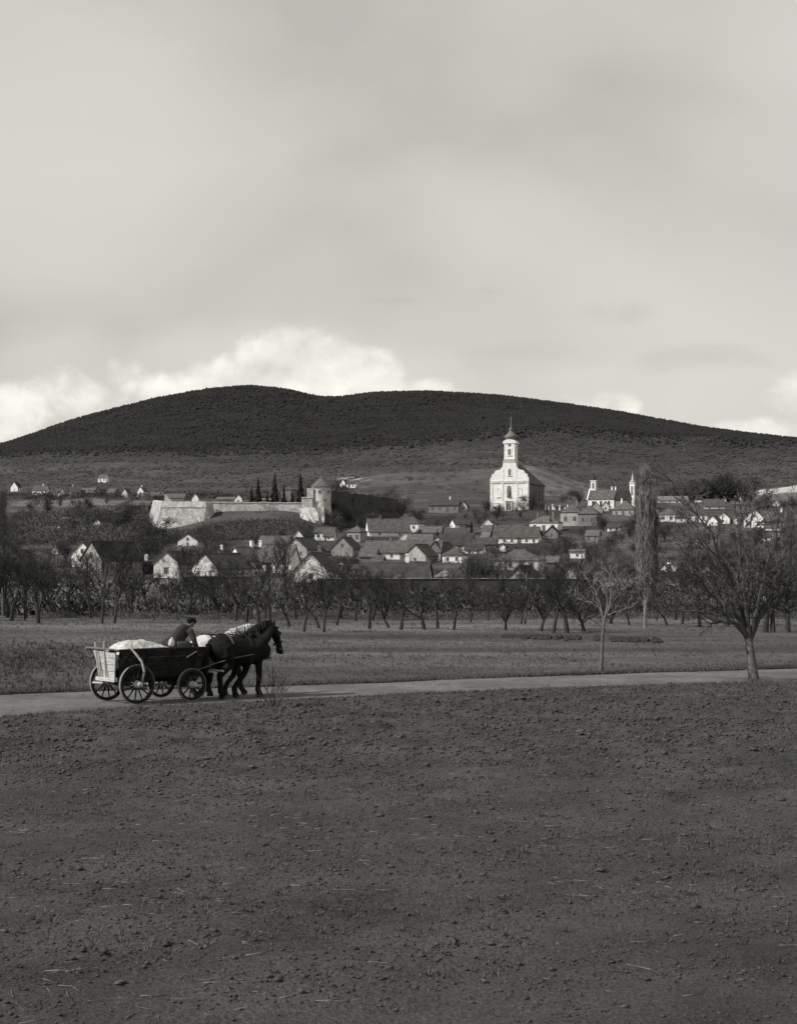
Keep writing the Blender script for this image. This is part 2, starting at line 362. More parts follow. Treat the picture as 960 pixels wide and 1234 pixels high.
# road: edges from points where it crosses the view
def g0(px, py): d = CH * F / (py - HZ); return ((px - CX) * d / F, d)
NE = [(-420, 905), (-160, 880), (0, 867), (150, 857), (260, 851), (350, 847), (500, 839), (640, 833), (800, 828), (960, 823), (1300, 812), (1800, 797)]
FE = [(-420, 866), (-160, 847), (0, 838), (150, 833.5), (260, 831), (350, 828), (500, 822.5), (640, 817), (800, 811.5), (960, 807), (1300, 798), (1800, 786)]
NEX, NEY = map(np.array, zip(*[g0(*p) for p in NE])); FEX, FEY = map(np.array, zip(*[g0(*p) for p in FE]))
ker = np.hanning(31); ker /= ker.sum()
XS = np.linspace(-17.5, 55, 1200)
def smooth(a): return np.convolve(np.pad(a, 15, mode='edge'), ker, 'valid')
YN, YF = smooth(np.interp(XS, NEX, NEY)), smooth(np.interp(XS, FEX, FEY))
near_edge = lambda x: np.interp(x, XS, YN); far_edge = lambda x: np.interp(x, XS, YF)
def sheet(name, X, Y, Zv, m, kind='structure'):
    n, k = X.shape; V = np.stack([X, Y, Zv], -1).reshape(-1, 3); i = np.arange(n * k).reshape(n, k)
    T = np.stack([i[:-1, :-1], i[1:, :-1], i[1:, 1:], i[:-1, 1:]], -1).reshape(-1, 4)
    me = mesh_np(name, V, T); me.materials.append(m); me.polygons.foreach_set('use_smooth', np.ones(len(T), bool))
    return tag(link(bpy.data.objects.new(name, me)), kind=kind)
t = np.linspace(0, 1, 34); XX, TT = np.meshgrid(XS[::3], t, indexing='ij')
wob = (fbm(XX / 2.5, TT * 0 + 3, 3, 51) - .5) * .7
YY = near_edge(XX) - .25 + wob * (1 - TT) + (far_edge(XX) + .15 + wob - near_edge(XX) + .25) * TT
rut = -.03 * (np.exp(-((TT - .34) / .07) ** 2) + np.exp(-((TT - .62) / .07) ** 2))
sheet('road', XX, YY, .035 + rut + .02 * (fbm(XX / .6, YY / .6, 4, 5) - .5) - .03 * (np.abs(TT - .5) > .47), M_road)
xs = np.concatenate([np.arange(-17, -13, .3), np.arange(-13, 14.5, .05), np.arange(14.5, 54, .3)]); tt = np.linspace(0, 1, 420) ** .72
XX, TT = np.meshgrid(xs, tt, indexing='ij'); E = near_edge(XX) + .1 * (fbm(XX / 1.3, XX * 0, 3, 9) - .5) * 4
YY = 3 + (E - 3) * TT
def hr_lines(X, Y):
    c = Y - .42 * X + .5 * np.sin(X * .25); k = np.clip((26 - Y) / 5, 0, 1)
    return k * (.022 * np.sin(c * 14 + 2.5 * fbm(X / 2, Y / 2, 2, 65)) * fbm(X / 2.5, Y / 1.6, 3, 66) * 1.6 - .05 * (np.exp(-((c - 17.6) / .13) ** 2) + np.exp(-((c - 19.1) / .13) ** 2)))
def relief(X, Y):
    k = .35 + .95 * np.clip((Y - 22) / 9, 0, 1)
    return k * ((fbm(X / .45, Y / .33, 4, 61) - .5) * .17 + np.abs(fbm(X / 1.6, Y / 1.0, 3, 62) - .5) * .16 + .03 * np.sin(Y * 4.2 + 2 * fbm(X / 3, Y / 3, 2, 64))) + (fbm(X / .14, Y / .11, 3, 63) - .5) * .045 + hr_lines(X, Y)
rel = relief(XX, YY)
edge = np.clip((E - YY) / .9, 0, 1)
PZ = .012 + edge * (.05 + rel)
sheet('ploughed_field', XX, YY, PZ, M_plough)
def plz(x, y): 
    e = np.clip((near_edge(x) - y) / .9, 0, 1)
    return .02 + e * .06
ICO = np.array([(-1, 1.618, 0), (1, 1.618, 0), (-1, -1.618, 0), (1, -1.618, 0), (0, -1, 1.618), (0, 1, 1.618), (0, -1, -1.618), (0, 1, -1.618), (1.618, 0, -1), (1.618, 0, 1), (-1.618, 0, -1), (-1.618, 0, 1)]) / 1.9
ICF = np.array([(0, 11, 5), (0, 5, 1), (0, 1, 7), (0, 7, 10), (0, 10, 11), (1, 5, 9), (5, 11, 4), (11, 10, 2), (10, 7, 6), (7, 1, 8), (3, 9, 4), (3, 4, 2), (3, 2, 6), (3, 6, 8), (3, 8, 9), (4, 9, 5), (2, 4, 11), (6, 2, 10), (8, 6, 7), (9, 8, 1)])
rg = np.random.default_rng(5)
FB = np.array([(1, 0, .35), (.3, .95, .45), (-.8, .6, .35), (-.8, -.6, .45), (.3, -.95, .35), (.1, -.1, .9)]); FF = np.array([(0, 1, 5), (1, 2, 5), (2, 3, 5), (3, 4, 5), (4, 0, 5)])
def scatter(name, P, S, base, faces, m, jit=.3, sq=None, kind='stuff'):
    n = len(P); k = len(base); a = rg.uniform(0, 6.283, n); c, s = np.cos(a), np.sin(a)
    V = base[None] * (1 + rg.uniform(-jit, jit, (n, k, 3)))
    if sq is not None: V = V * sq[:, None, :]
    V = V * S[:, None, None]
    x = V[..., 0] * c[:, None] - V[..., 1] * s[:, None]; y = V[..., 0] * s[:, None] + V[..., 1] * c[:, None]
    V = np.stack([x, y, V[..., 2]], -1) + P[:, None, :]
    T = (faces[None] + (np.arange(n) * k)[:, None, None]).reshape(-1, faces.shape[1])
    me = mesh_np(name, V.reshape(-1, 3), T); me.materials.append(m)
    return tag(link(bpy.data.objects.new(name, me)), kind=kind)
# clods of turned soil: big ones in the ploughed strip by the road, fine crumbs on the harrowed ground nearer by
def soil_z(X, Y):
    e = np.clip((near_edge(X) - Y) / .9, 0, 1); return .012 + e * (.05 + relief(X, Y))
CB = np.array([(1, .1, -.2), (-.2, .95, 0), (-.9, -.1, .15), (.15, -1, -.1), (.35, .2, .85), (-.45, -.35, .65), (0, 0, -.6)])
CF = np.array([(0, 1, 4), (1, 2, 5), (1, 5, 4), (2, 3, 5), (3, 0, 4), (3, 4, 5), (0, 6, 1), (1, 6, 2), (2, 6, 3), (3, 6, 0)])
n = 125000; Y = 11 + 41 * rg.random(n) ** .8; X = rg.uniform(-1, 1, n) * (.29 * Y + 1.2); ok = Y < near_edge(X) + .1
den = fbm(X / 1.1, Y / .8, 3, 71); ok &= rg.random(n) < np.clip((den - .25) * 2.6, .12, 1)
X, Y = X[ok], Y[ok]; far_ = np.clip((Y - 24) / 8, 0, 1); S = np.exp(rg.normal(-4.3, .42, len(X)) + far_ * .66); S = np.clip(S, .007, .085) * np.where(rg.random(len(X)) < .012, 1.5, 1)
scatter('soil_clods', np.stack([X, Y, soil_z(X, Y) + S * .15], -1), S, CB, CF, M_clod, .55, np.stack([rg.uniform(.7, 1.5, len(S)), rg.uniform(.6, 1.3, len(S)), rg.uniform(.4, .9, len(S))], -1))
# grass
BL = []; BF = []
for j in range(6):
    a = j * 1.05; dx, dy = math.cos(a), math.sin(a); o = len(BL); w_ = .10; q = .35 + .3 * (j % 3)
    BL += [(dx * .12 - dy * w_, dy * .12 + dx * w_, 0), (dx * .12 + dy * w_, dy * .12 - dx * w_, 0), (dx * (.12 + q), dy * (.12 + q), 1 - .12 * (j % 3))]; BF.append((o, o + 1, o + 2))
BL = np.array(BL); BF = np.array(BF)
def grass(name, X, Y, S, m, z=0.0): scatter(name, np.stack([X, Y, zt(X, Y) + z], -1), S, BL, BF, m, .35)
n = 70000; Y = 40 + 82 * rg.random(n) ** .9; X = rg.uniform(-1, 1, n) * (.29 * Y + 2); ok = (Y > far_edge(X) - .1) & (rg.random(n) < np.clip((fbm(X / 3, Y / 2, 3, 81) - .25) * 2.4, .1, 1))
grass('meadow_grass', X[ok], Y[ok], rg.uniform(.03, .10, ok.sum()), M_grass)
n = 13000; X = rg.uniform(-16, 16, n); s_ = rg.random(n) < .5; Y = np.where(s_, near_edge(X) - np.abs(rg.normal(0, .5, n)), far_edge(X) + .1 + np.abs(rg.normal(0, .6, n)))
grass('verge_grass', X, Y, rg.uniform(.05, .14, n), M_grass, .02)
n = 2200; X = -14.5 + rg.normal(0, 2.6, n); Y = 60 + rg.normal(0, 9, n); ok = (Y > far_edge(X) + .5) & (Y < 80) & (CX + F * X / Y < 115 + 30 * rg.normal(0, 1, n))
grass('rank_grass', X[ok], Y[ok], rg.uniform(.08, .2, ok.sum()), M_weed)
n = 14000; Y = 11 + 37 * rg.random(n) ** .8; X = rg.uniform(-1, 1, n) * (.28 * Y + 1); ok = (Y < near_edge(X)) & (rg.random(n) < np.clip((fbm(X / 2.4, Y / 1.1, 4, 91) - .47) * 6, 0.03, 1))
grass('field_weeds', X[ok], Y[ok], rg.uniform(.03, .09, ok.sum()), M_grass, .06)
n = 34000; D_ = 1440 + 820 * rg.random(n) ** .75; U_ = rg.uniform(-200, 1160, n); X = (U_ - CX) / F * D_; ok = rg.random(n) < np.clip((fbm(X / 90, D_ / 60, 4, 24) - .30) * 3, .1, 1)
X, D_ = X[ok], D_[ok]; S = rg.uniform(.9, 2.4, len(X)); scatter('wooded_slope', np.stack([X, D_, zt(X, D_) - .4], -1), S, FB, FF, M_vine, .35)
# straw, stubble and clumps of weed on the soil; stones on the road
n = 5200; Y = 11 + 36 * rg.random(n) ** .9; X = rg.uniform(-1, 1, n) * (.28 * Y + 1); ok = (Y < near_edge(X)) & (rg.random(n) < np.clip((fbm(X / 2.2, Y / 1.0, 4, 131) - .42) * 4, .05, 1))
X, Y = X[ok], Y[ok]; STB = np.array([(-1, -.02, 0), (-1, .02, .02), (-1, 0, .05), (1, -.02, .06), (1, .02, .03), (1, 0, 0)]); STF = np.array([(0, 1, 4), (0, 4, 3), (1, 2, 5), (1, 5, 4), (2, 0, 3), (2, 3, 5), (0, 2, 1), (3, 4, 5)])
scatter('straw_bits', np.stack([X, Y, soil_z(X, Y) + .012], -1), rg.uniform(.04, .13, len(X)), STB, STF, M_straw, .15)
n = 1500; X = rg.uniform(-15, 17, n); t_ = rg.random(n); Y = near_edge(X) + t_ * (far_edge(X) - near_edge(X)); ok = rg.random(n) < .25 + .75 * (np.abs(t_ - .5) > .3)
X, Y = X[ok], Y[ok]; scatter('road_stones', np.stack([X, Y, np.full(len(X), .035)], -1), np.exp(rg.normal(-4.2, .45, len(X))), CB, CF, M_stone_bit, .4)
# low bank of dug earth across the meadow
n = 5000; px = rg.uniform(585, 795, n); px = px[(vn(px / 7, px * 0, 5) + .5 * vn(px / 22, px * 0, 6)) > .62]; n = len(px); py = 766 + (px - 560) / 235 * 7 + rg.normal(0, .8, n); D_ = CH * F / (py - HZ); X = (px - CX) * D_ / F
S = rg.uniform(.03, .13, n) * np.clip(.25 + (px - 560) / 120, .2, 1); scatter('dug_earth', np.stack([X, D_, S * .3], -1), S, CB, CF, M_earth, .5, np.stack([np.ones(n) * 1.3, np.ones(n), np.ones(n) * .8], -1))
# forest on the mountain, vineyard scrub below it
TB = np.array([(1, 0, .28), (.3, .95, .32), (-.8, .6, .25), (-.8, -.6, .3), (.3, -.95, .27), (.55, .4, .75), (-.6, .25, .8), (.05, -.65, .72), (0, 0, 1.05)])
TF = np.array([(0, 1, 5), (1, 2, 6), (1, 6, 5), (2, 3, 6), (3, 4, 7), (3, 7, 6), (4, 0, 7), (0, 5, 7), (5, 6, 8), (6, 7, 8), (7, 5, 8)])
n = 165000; D_ = 2120 + 1165 * rg.random(n); U_ = rg.uniform(-420, 1380, n); X = (U_ - CX) / F * D_
low = 2300 + 150 * (fbm(U_ / 60, U_ * 0, 3, 5) - .5) - 50 * (vn(U_ / 9, U_ * 0, 2) - .5); ok = D_ > low + 60 - 230 * rg.random(n) ** 5 - 60 * rg.random(n)
X, D_ = X[ok], D_[ok]; S = rg.uniform(3.0, 5.6, len(X)) * (.8 + .5 * vn(X / 45, D_ / 45, 17)); scatter('forest', np.stack([X, D_, zt(X, D_) - .8], -1), S, FB, FF, M_forest, .3, np.stack([np.full(len(X), .55), np.full(len(X), .55), np.ones(len(X))], -1))
n = 5000; D_ = 1420 + 880 * rg.random(n) ** .7; U_ = rg.uniform(-300, 1260, n); X = (U_ - CX) / F * D_; ok = rg.random(n) < np.clip((fbm(X / 70, D_ / 25, 4, 14) - .42) * 6, .03, 1)
X, D_ = X[ok], D_[ok]; S = rg.uniform(.5, 1.6, len(X)); scatter('vineyard_scrub', np.stack([X, D_, zt(X, D_) - .5], -1), S, TB, TF, M_vine, .3)
# ---------------------------------------------------------------- houses
def frame_mesh():
    m = MB()
    for x in (-.5, .5): m.box((x, -.04, 0), (.12, .10, 1.42))
    for z in (-.66, .66): m.box((0, -.045, z), (1.12, .11, .12))
    m.box((0, -.035, 0), (.06, .08, 1.2)); m.box((0, -.033, .15), (.88, .076, .06)); return m.mesh('window_frame', M_frame)
FRM = frame_mesh(); PNE = MB().box((0, -.008, 0), (.9, .05, 1.24)).mesh('window_pane', M_pane)
DOORM = MB().box((0, -.03, 0), (1.0, .1, 2.0)).box((0, -.03, 1.05), (1.2, .14, .12)).box((-.55, -.035, 0), (.1, .12, 2.0)).box((.55, -.035, 0), (.1, .12, 2.0)).mesh('house_door', M_midwood)
def chim_mesh(m): return MB().box((0, 0, .6), (.62, .62, 2.2)).box((0, 0, 1.72), (.78, .78, .14)).box((0, 0, 1.86), (.5, .5, .16)).mesh('chimney', m)
CHM = {'w': chim_mesh(M_white), 'd': chim_mesh(M_dull)}
WALLS = {'w': M_white, 'p': M_pale, 'g': M_grey, 'd': M_dull, 'k': M_dkwood, 's': M_rubble}
def put(name, me, parent, loc, rz=0.0, sc=(1, 1, 1)):
    o = link(bpy.data.objects.new(name, me), parent); o.location = loc; o.rotation_euler = (0, 0, rz); o.scale = sc; return o
def window(parent, loc, rz, s=1.0, far=False):
    f = put('window', FRM, parent, loc, rz, (s, 1, s)); put('pane', PNE, f, (0, 0, 0)); return f
def house(label, px, base, wpx, hwp, hrp, kind, r, dep, wall, roof, win=1, chim='', name='house', cat='house', door=False, far=False, dd=0):
    d = depth(px, base) + dd; s = d / F; hw, hr = hwp * s, hrp * s
    if kind[0] == 'g': W, L = wpx * s / max(.75, math.cos(R(r))), dep
    else: L, W = wpx * s / max(.7, math.sin(R(r))), dep
    x = (px - CX) * s
    back = (L if kind[0] == 'g' else W) / 2
    rd = Vector((math.sin(R(r)), math.cos(R(r)))) * (L / 2 if kind[0] == 'g' else 0)
    X, Y = (x + rd.x, d + rd.y) if kind[0] == 'g' else (x, d + back)
    o = empty(name, (X, Y, Z(x, d)), -R(r), label, cat)
    hip = 'h' in kind; wm = WALLS[wall]; rm = M_roof[roof] if isinstance(roof, int) else roof
    mb = MB(); dn = -3.0
    if hip: mb.box((0, 0, (hw + dn) / 2), (W, L, hw - dn))
    else: mb.prism([(-W / 2, dn), (W / 2, dn), (W / 2, hw), (0, hw + hr), (-W / 2, hw)], -L / 2, L / 2)
    mb.obj('wall', wm, o)
    rb = MB(); ov = .35; th = .22; k = hr / (W / 2); a = W / 2 + ov; zl = hw - ov * k + .03
    if hip:
        b = L / 2 + ov; i = max(.3, min(L / 2 - .2, W / 2 * .85)); zt_ = hw + hr
        for z0 in (0,):
            P = [(-a, -b, hw - .12), (a, -b, hw - .12), (a, b, hw - .12), (-a, b, hw - .12), (-a, -b, hw + .04), (a, -b, hw + .04), (a, b, hw + .04), (-a, b, hw + .04), (0, -L / 2 + i, zt_), (0, L / 2 - i, zt_)]
            rb.add(P, [(3, 2, 1, 0), (0, 1, 5, 4), (1, 2, 6, 5), (2, 3, 7, 6), (3, 0, 4, 7), (4, 5, 8), (5, 6, 9, 8), (6, 7, 9), (7, 4, 8, 9)])
    else:
        rb.prism([(-a, zl), (0, hw + hr + .03), (a, zl), (a, zl + th), (0, hw + hr + .03 + th * 1.2), (-a, zl + th)], -L / 2 - .25, L / 2 + .25)
    ro = rb.obj('roof', rm, o)
    if not far:
        rc = MB(); rl = L / 2 + .2 if not hip else L / 2 - i
        rc.tube([(0, -rl, hw + hr + (.26 if not hip else .03)), (0, rl, hw + hr + (.26 if not hip else .03))], [.15, .15], 6); rc.obj('ridge', M_roof[2] if roof in (0, 2) else M_roof[0], ro)
    for i, c in enumerate(chim):
        y = (-.30 + .55 * i) * L if len(chim) > 1 else .18 * L * (-1) ** int(px)
        put('chimney', CHM[c], o, (0.0, y, hw + hr - .35))
    ws = min(1.25, max(.55, hw / 3.2))
    zc = hw * .52
    if kind[0] == 'g':
        n = win
        for i in range(n):
            window(o, ((i - (n - 1) / 2) * W / max(2, n) * .9, -L / 2, zc), 0, ws)
        if 'a' in kind: window(o, (0, -L / 2, hw + hr * .28), 0, .75)
        for i in range(2): window(o, (W / 2, (-.25 + .45 * i) * L, zc), R(90), ws)
        if door: put('door', DOORM, o, (W * .3, -L / 2, .95))
    else:
        n = win; yy = [(i + .5) / n - .5 for i in range(n)] if n else []
        for i, q in enumerate(yy):
            if door and i == n // 2: put('door', DOORM, o, (W / 2, q * L, .95), R(90))
            else: window(o, (W / 2, q * L * .96, zc), R(90), ws)
        if L > 4: window(o, (0, -L / 2, zc), 0, ws)
    return o
HOUSES = [
 # --- front row behind the meadow trees
 ('white gabled house leftmost in the front row, behind bare trees', 99, 682, 27, 14, 14, 'ga', 12, 9, 'w', 1, 1),
 ('barn with steep black roof leaning against the leftmost white gable', 110, 694, 28, 20, 21, 'ga', 32, 13, 'g', 3, 1, '', 'barn', 'barn'),
 ('ruined pale gable with a dark opening, right of the black roofed barn', 135, 680, 20, 13, 10, 'ga', -14, 8, 'p', 1, 1),
 ('small dark shed with white post between the ruined gable and a grey house', 177, 692, 14, 11, 4, 'e', 88, 4, 'k', 3, 1, 'w', 'shed', 'shed'),
 ('grey blank gable with clipped top, below the left end of the castle bastion', 200, 697, 31, 18, 13, 'g', 14, 11, 'p', 1, 1, 'd'),
 ('broad pale gable with dark footing and long shaded roof below the bastion', 246, 697, 34, 12, 17, 'g', 28, 13, 'p', 1, 2),
 ('tall white gable with one black attic window and tiled roof running right', 283, 690, 25, 14, 16, 'ga', 46, 15, 'w', 0, 1, 'w'),
 ('long tiled farmhouse with dark open porch right of the tall white gable', 328, 690, 54, 13, 18, 'e', 84, 8, 'w', 0, 5, 'wd'),
 ('twin small pale gables with dark notch, alone under the castle bastion', 226, 659, 25, 7, 8, 'ga', 16, 8, 'p', 1, 1),
 ('tiny cottage with pale left slope tucked behind the twin pale gables', 233, 655, 16, 6, 7, 'g', 24, 7, 'p', 1, 0),
 ('largest pale gable of the front row, sharply pointed with wide shoulders', 374, 702, 38, 15, 20, 'g', 8, 13, 'p', 1, 1, 'd'),
 ('low pale gable with black triangular attic, right of the largest pale gable', 409, 699, 27, 12, 11, 'g', 16, 12, 'p', 3, 2),
 ('stone gable with dark right slope directly below the round castle tower', 356, 672, 28, 10, 13, 'ga', 24, 11, 'g', 1, 2),
 ('long grey roofed house hiding behind the stone gable, left of it', 331, 662, 36, 6, 9, 'e', 86, 7, 'p', 0, 4),
 ('tiny bright white gable peeping over the roofs below the castle tower', 359, 652, 12, 5, 8, 'g', 4, 7, 'w', 1, 0),
 ('bright white shed wall between stone gable and grey windowed gable', 378, 668, 15, 11, 4, 'e', 80, 6, 'w', 1, 1),
 ('grey gable with one small black window, centre of the lower village', 412, 671, 26, 10, 13, 'ga', 14, 10, 'g', 1, 0),
 ('dark low roof stretching left of the grey windowed gable', 393, 669, 24, 5, 10, 'e', 88, 7, 'd', 1, 2),
 ('long white farmhouse with ridge tiles in the village centre', 487, 674, 92, 8, 13, 'e', 87, 8, 'w', 0, 7, 'd'),
 ('rubble gable with shaded right slope in front of the long white farmhouse', 500, 678, 26, 8, 13, 'g', 20, 10, 's', 1, 1),
 ('second rubble gable half hidden behind, at right end of the long farmhouse', 523, 674, 20, 8, 12, 'g', 26, 10, 'd', 1, 1),
 ('longest dark tiled roof with chimney, just above the dark garden wall', 476, 707, 84, 9, 19, 'e', 89, 9, 'p', 1, 6, 'w'),
 ('low tiled barn left of the longest dark roof with chimney', 413, 700, 42, 6, 11, 'e', 87, 8, 'd', 0, 3, '', 'barn', 'barn'),
 ('small pale shed roof squeezed before the centre farmhouse, below its white wall', 456, 681, 13, 4, 6, 'e', 86, 6, 'd', 0, 1, '', 'shed', 'shed'),
 ('grey square house with hipped roof right of the castle rock', 430, 654, 16, 13, 7, 'eh', 72, 6, 'g', 0, 2),
 ('long pale ridged barn below the shaded castle wall with white left gable', 467, 647, 50, 6, 15, 'e', 80, 8, 'w', 0, 2, 'd', 'barn', 'barn'),
 ('hipped white ended house at right end of the long ridged barn', 497, 640, 22, 9, 9, 'eh', 76, 8, 'w', 0, 2),
 ('dark hut roof standing just above the hipped white ended house', 490, 629, 13, 4, 5, 'eh', 86, 5, 'd', 1, 1, '', 'hut', 'hut'),
 ('tiny white triangle gable in the middle of dark roofs', 487, 652, 12, 4, 6, 'g', 0, 7, 'w', 1, 0),
 ('low pale shed with two long ridges right of the tiny white triangle', 507, 655, 30, 4, 6, 'e', 88, 6, 'd', 2, 2, '', 'shed', 'shed'),
 ('round fronted white cottage beneath the castle rock', 386, 650, 10, 8, 5, 'e', 80, 5, 'w', 1, 1),
 ('small tiled hut with white foot, next to the white cottage under the rock', 397, 651, 13, 5, 9, 'e', 88, 5, 'w', 0, 1, '', 'hut', 'hut'),
 ('dark broad roof with white wall patches left of the small dark conifer', 551, 665, 40, 8, 13, 'e', 88, 8, 'w', 1, 4),
 ('small white cottage with dark window and hipped roof at the village centre', 549, 679, 23, 10, 9, 'eh', 80, 7, 'w', 0, 2),
 ('bright white triangular gable below the left foot of the white church', 587, 638, 17, 4, 9, 'g', 4, 9, 'w', 1, 0),
 ('small tiled shed with pale roof under the bright triangular gable', 590, 645, 15, 5, 6, 'e', 88, 5, 'd', 0, 1, '', 'shed', 'shed'),
 ('little lean shed in front of the triangular gable, paler roof slope', 586, 652, 9, 4, 6, 'e', 80, 4, 'd', 2, 0, '', 'shed', 'shed'),
 ('low dark roofed barn left of the long house under the church', 586, 660, 25, 4, 7, 'e', 89, 6, 'd', 1, 2, '', 'barn', 'barn'),
 ('tiny white gable with flat top halfway between castle and white church', 539, 641, 8, 3, 4, 'g', 5, 6, 'w', 1, 0),
 ('long low roof behind the small conifer, left below the church', 560, 645, 44, 3, 5, 'e', 89, 6, 'd', 1, 3),
 ('long tiled house with two white wall pieces below the white church', 624, 656, 54, 8, 12, 'e', 84, 8, 'w', 0, 6),
 ('big low hipped house with pale windowed front, nearest below the church', 628, 687, 52, 12, 12, 'eh', 80, 9, 'p', 0, 4),
 ('tall gable with pale barge board poking out above the garden wall', 624, 707, 30, 7, 16, 'ga', 18, 9, 'g', 1, 1),
 ('squat pale mound roofed hut above the garden wall, right of the longest roof', 537, 700, 18, 5, 8, 'eh', 88, 6, 'd', 2, 1, '', 'hut', 'hut'),
 ('white house with two dark windows and two chimneys, right below the church', 659, 640, 33, 10, 8, 'eh', 78, 8, 'w', 0, 3, 'dd'),
 ('dark small gable in front of the white house with two chimneys', 664, 648, 15, 6, 7, 'g', 14, 7, 'd', 3, 1),
 ('big grey hipped house with shaded right wing below the twin towered chapel', 692, 634, 22, 17, 10, 'eh', 68, 9, 'g', 0, 2, 'd'),
 ('shaded wing with dark hipped roof joined right of the big grey house', 712, 634, 22, 15, 10, 'eh', 78, 9, 'd', 0, 2),  # dull wall colour carries the shadow on the grey house's right side
 ('house with grey pointed gable facing the chapel, above the shaded wing', 717, 620, 17, 6, 9, 'g', 10, 8, 'g', 0, 0),
 ('small rough white cottage at the foot of the chapel nave', 729, 616, 9, 6, 5, 'g', 12, 6, 'p', 0, 1),
 ('house with tiled roof and bright right gable edge below the chapel', 755, 622, 24, 8, 9, 'eh', 74, 8, 'g', 0, 3, 'w'),
 ('low grey shed beside the big hipped house below the church, on its right', 664, 684, 20, 6, 6, 'e', 86, 5, 'd', 0, 1, '', 'shed', 'shed'),
 ('white box shaped shed standing alone in the gardens left of the poplar', 697, 673, 17, 8, 1.5, 'e', 86, 5, 'w', 2, 1, '', 'shed', 'shed'),
 ('pale collapsed looking shed roof above the garden wall, left of small tree', 699, 703, 24, 3, 9, 'e', 76, 6, 'd', 2, 0, '', 'shed', 'shed'),
 # --- right hand terrace
 ('long pale roof farthest back behind the right hand terrace', 812, 607, 36, 4, 5, 'e', 88, 8, 'p', 2, 4),
 ('pale house with hipped roof first right of the tall poplar', 808, 629, 18, 9, 8, 'eh', 76, 8, 'p', 0, 2),
 ('dark roofed house seen just right of the poplar trunk', 790, 618, 12, 6, 8, 'eh', 82, 7, 'd', 1, 1),
 ('white walled house with peaked tile roof in the right hand terrace', 842, 630, 25, 9, 9, 'eh', 82, 8, 'w', 0, 3),
 ('jagged small white gable left of the largest right hand gable', 871, 631, 15, 6, 7, 'g', 20, 8, 'w', 0, 1),
 ('tiny white shed between jagged gable and big white gable', 886, 631, 6, 5, 3, 'g', 5, 5, 'w', 0, 0, '', 'shed', 'shed'),
 ('largest white gable at the right edge, seen through the big bare tree', 908, 637, 23, 12, 12, 'ga', 14, 11, 'w', 0, 2),
 ('long tiled house right of the largest white gable, white chimney in front', 938, 634, 34, 6, 11, 'e', 86, 8, 'd', 0, 3, 'w'),
 ('low white garden hut in front of the long tiled house', 934, 640, 16, 4, 4, 'e', 76, 5, 'p', 0, 1, '', 'hut', 'hut'),
 ('faint small gable among dark trees under the bare white hillside', 935, 611, 9, 4, 5, 'g', 10, 7, 'p', 0, 0),
 ('small white ended cottage behind the terrace, left of the far dark trees', 842, 605, 9, 3, 4, 'e', 70, 6, 'w', 1, 0),
 ('dark roofed house with slanting white right end, behind the terrace', 862, 614, 24, 4, 8, 'e', 98, 8, 'p', 1, 2),
 ('tiny white cottage left of two beneath the far dark grove', 871, 604, 7, 3, 3, 'g', 10, 6, 'w', 0, 0),
 ('tiny white cottage right of two beneath the far dark grove', 890, 603, 6, 3, 3, 'g', 10, 6, 'w', 0, 0),
 ('bright white slanting gable in the gardens just right of the poplar', 805, 690, 17, 5, 9, 'ga', 40, 7, 'w', 2, 0),
 ('tiny white outhouse in the gardens behind the big tree, leftmost', 835, 690, 6, 4, 3, 'g', 5, 4, 'w', 2, 0, '', 'outhouse', 'shed'),
 ('white cottage with hidden foot behind the low left limbs of the big tree', 850, 694, 14, 6, 6, 'g', 18, 7, 'w', 2, 1),
 ('pale upright barn directly behind the big bare tree crown', 876, 693, 15, 9, 5, 'g', 8, 7, 'g', 0, 1, '', 'barn', 'barn'),
 ('low wide pale shed roof behind the trunk limbs of the big tree', 908, 704, 32, 5, 6, 'e', 88, 6, 'd', 2, 2, '', 'shed', 'shed'),
 ('shed with pale tilted roof behind the right limbs of the big tree', 934, 704, 18, 6, 9, 'e', 68, 6, 'd', 2, 1, '', 'shed', 'shed'),
 # --- hamlet far left, above the pale field
 ('far white gable leftmost in the distant hamlet', 17, 592, 9, 5, 6, 'g', 16, 8, 'w', 1, 0),
 ('far house with white wall and dark door gaps, second in the hamlet', 48, 597, 16, 6, 6, 'e', 84, 8, 'w', 0, 3, 'w'),
 ('far tiled house with white left end and chimney in the hamlet middle', 89, 598, 13, 5, 7, 'e', 78, 8, 'p', 0, 2, 'w'),
 ('far low row of grey roofs right of the hamlet middle', 106, 598, 18, 4, 6, 'e', 86, 7, 'd', 0, 3),
 ('far small house with pale arched roof in the hamlet', 115, 597, 9, 4, 5, 'g', 10, 8, 'd', 2, 0),
 ('highest far white house alone on the slope above the hamlet', 124, 581, 10, 5, 4, 'e', 82, 7, 'w', 0, 2),
 ('far bright gable with chimney just left of the long grey roofs', 169, 598, 8, 6, 5, 'g', 18, 8, 'w', 0, 1, 'w'),
 ('far long grey roof first left of the castle bastion', 189, 601, 17, 3, 5, 'e', 88, 8, 'd', 0, 3),
 ('far long grey roof peeping over the castle bastion', 211, 604, 24, 4, 5, 'e', 88, 8, 'd', 0, 3),
 ('far white gable with dark gap directly above the bastion', 235, 606, 8, 6, 5, 'g', 6, 7, 'w', 1, 0),
 ('far thin pale roof over the middle of the castle wall', 272, 606, 22, 4, 3, 'e', 88, 7, 'd', 2, 2),
 ('far white gable split by a black slit over the castle wall', 287, 606, 9, 5, 5, 'g', 4, 7, 'w', 1, 1),
 ('far low white building row behind the castle wall, near the conifers', 322, 607, 18, 4, 2, 'e', 88, 7, 'p', 2, 3),
 ('far grey two storey house between the conifers left of the tower', 348, 604, 15, 14, 4, 'eh', 84, 9, 'd', 1, 3),
 ('small white hill gable right of the round castle tower', 413, 588, 7, 5, 5, 'g', 20, 7, 'w', 1, 0),
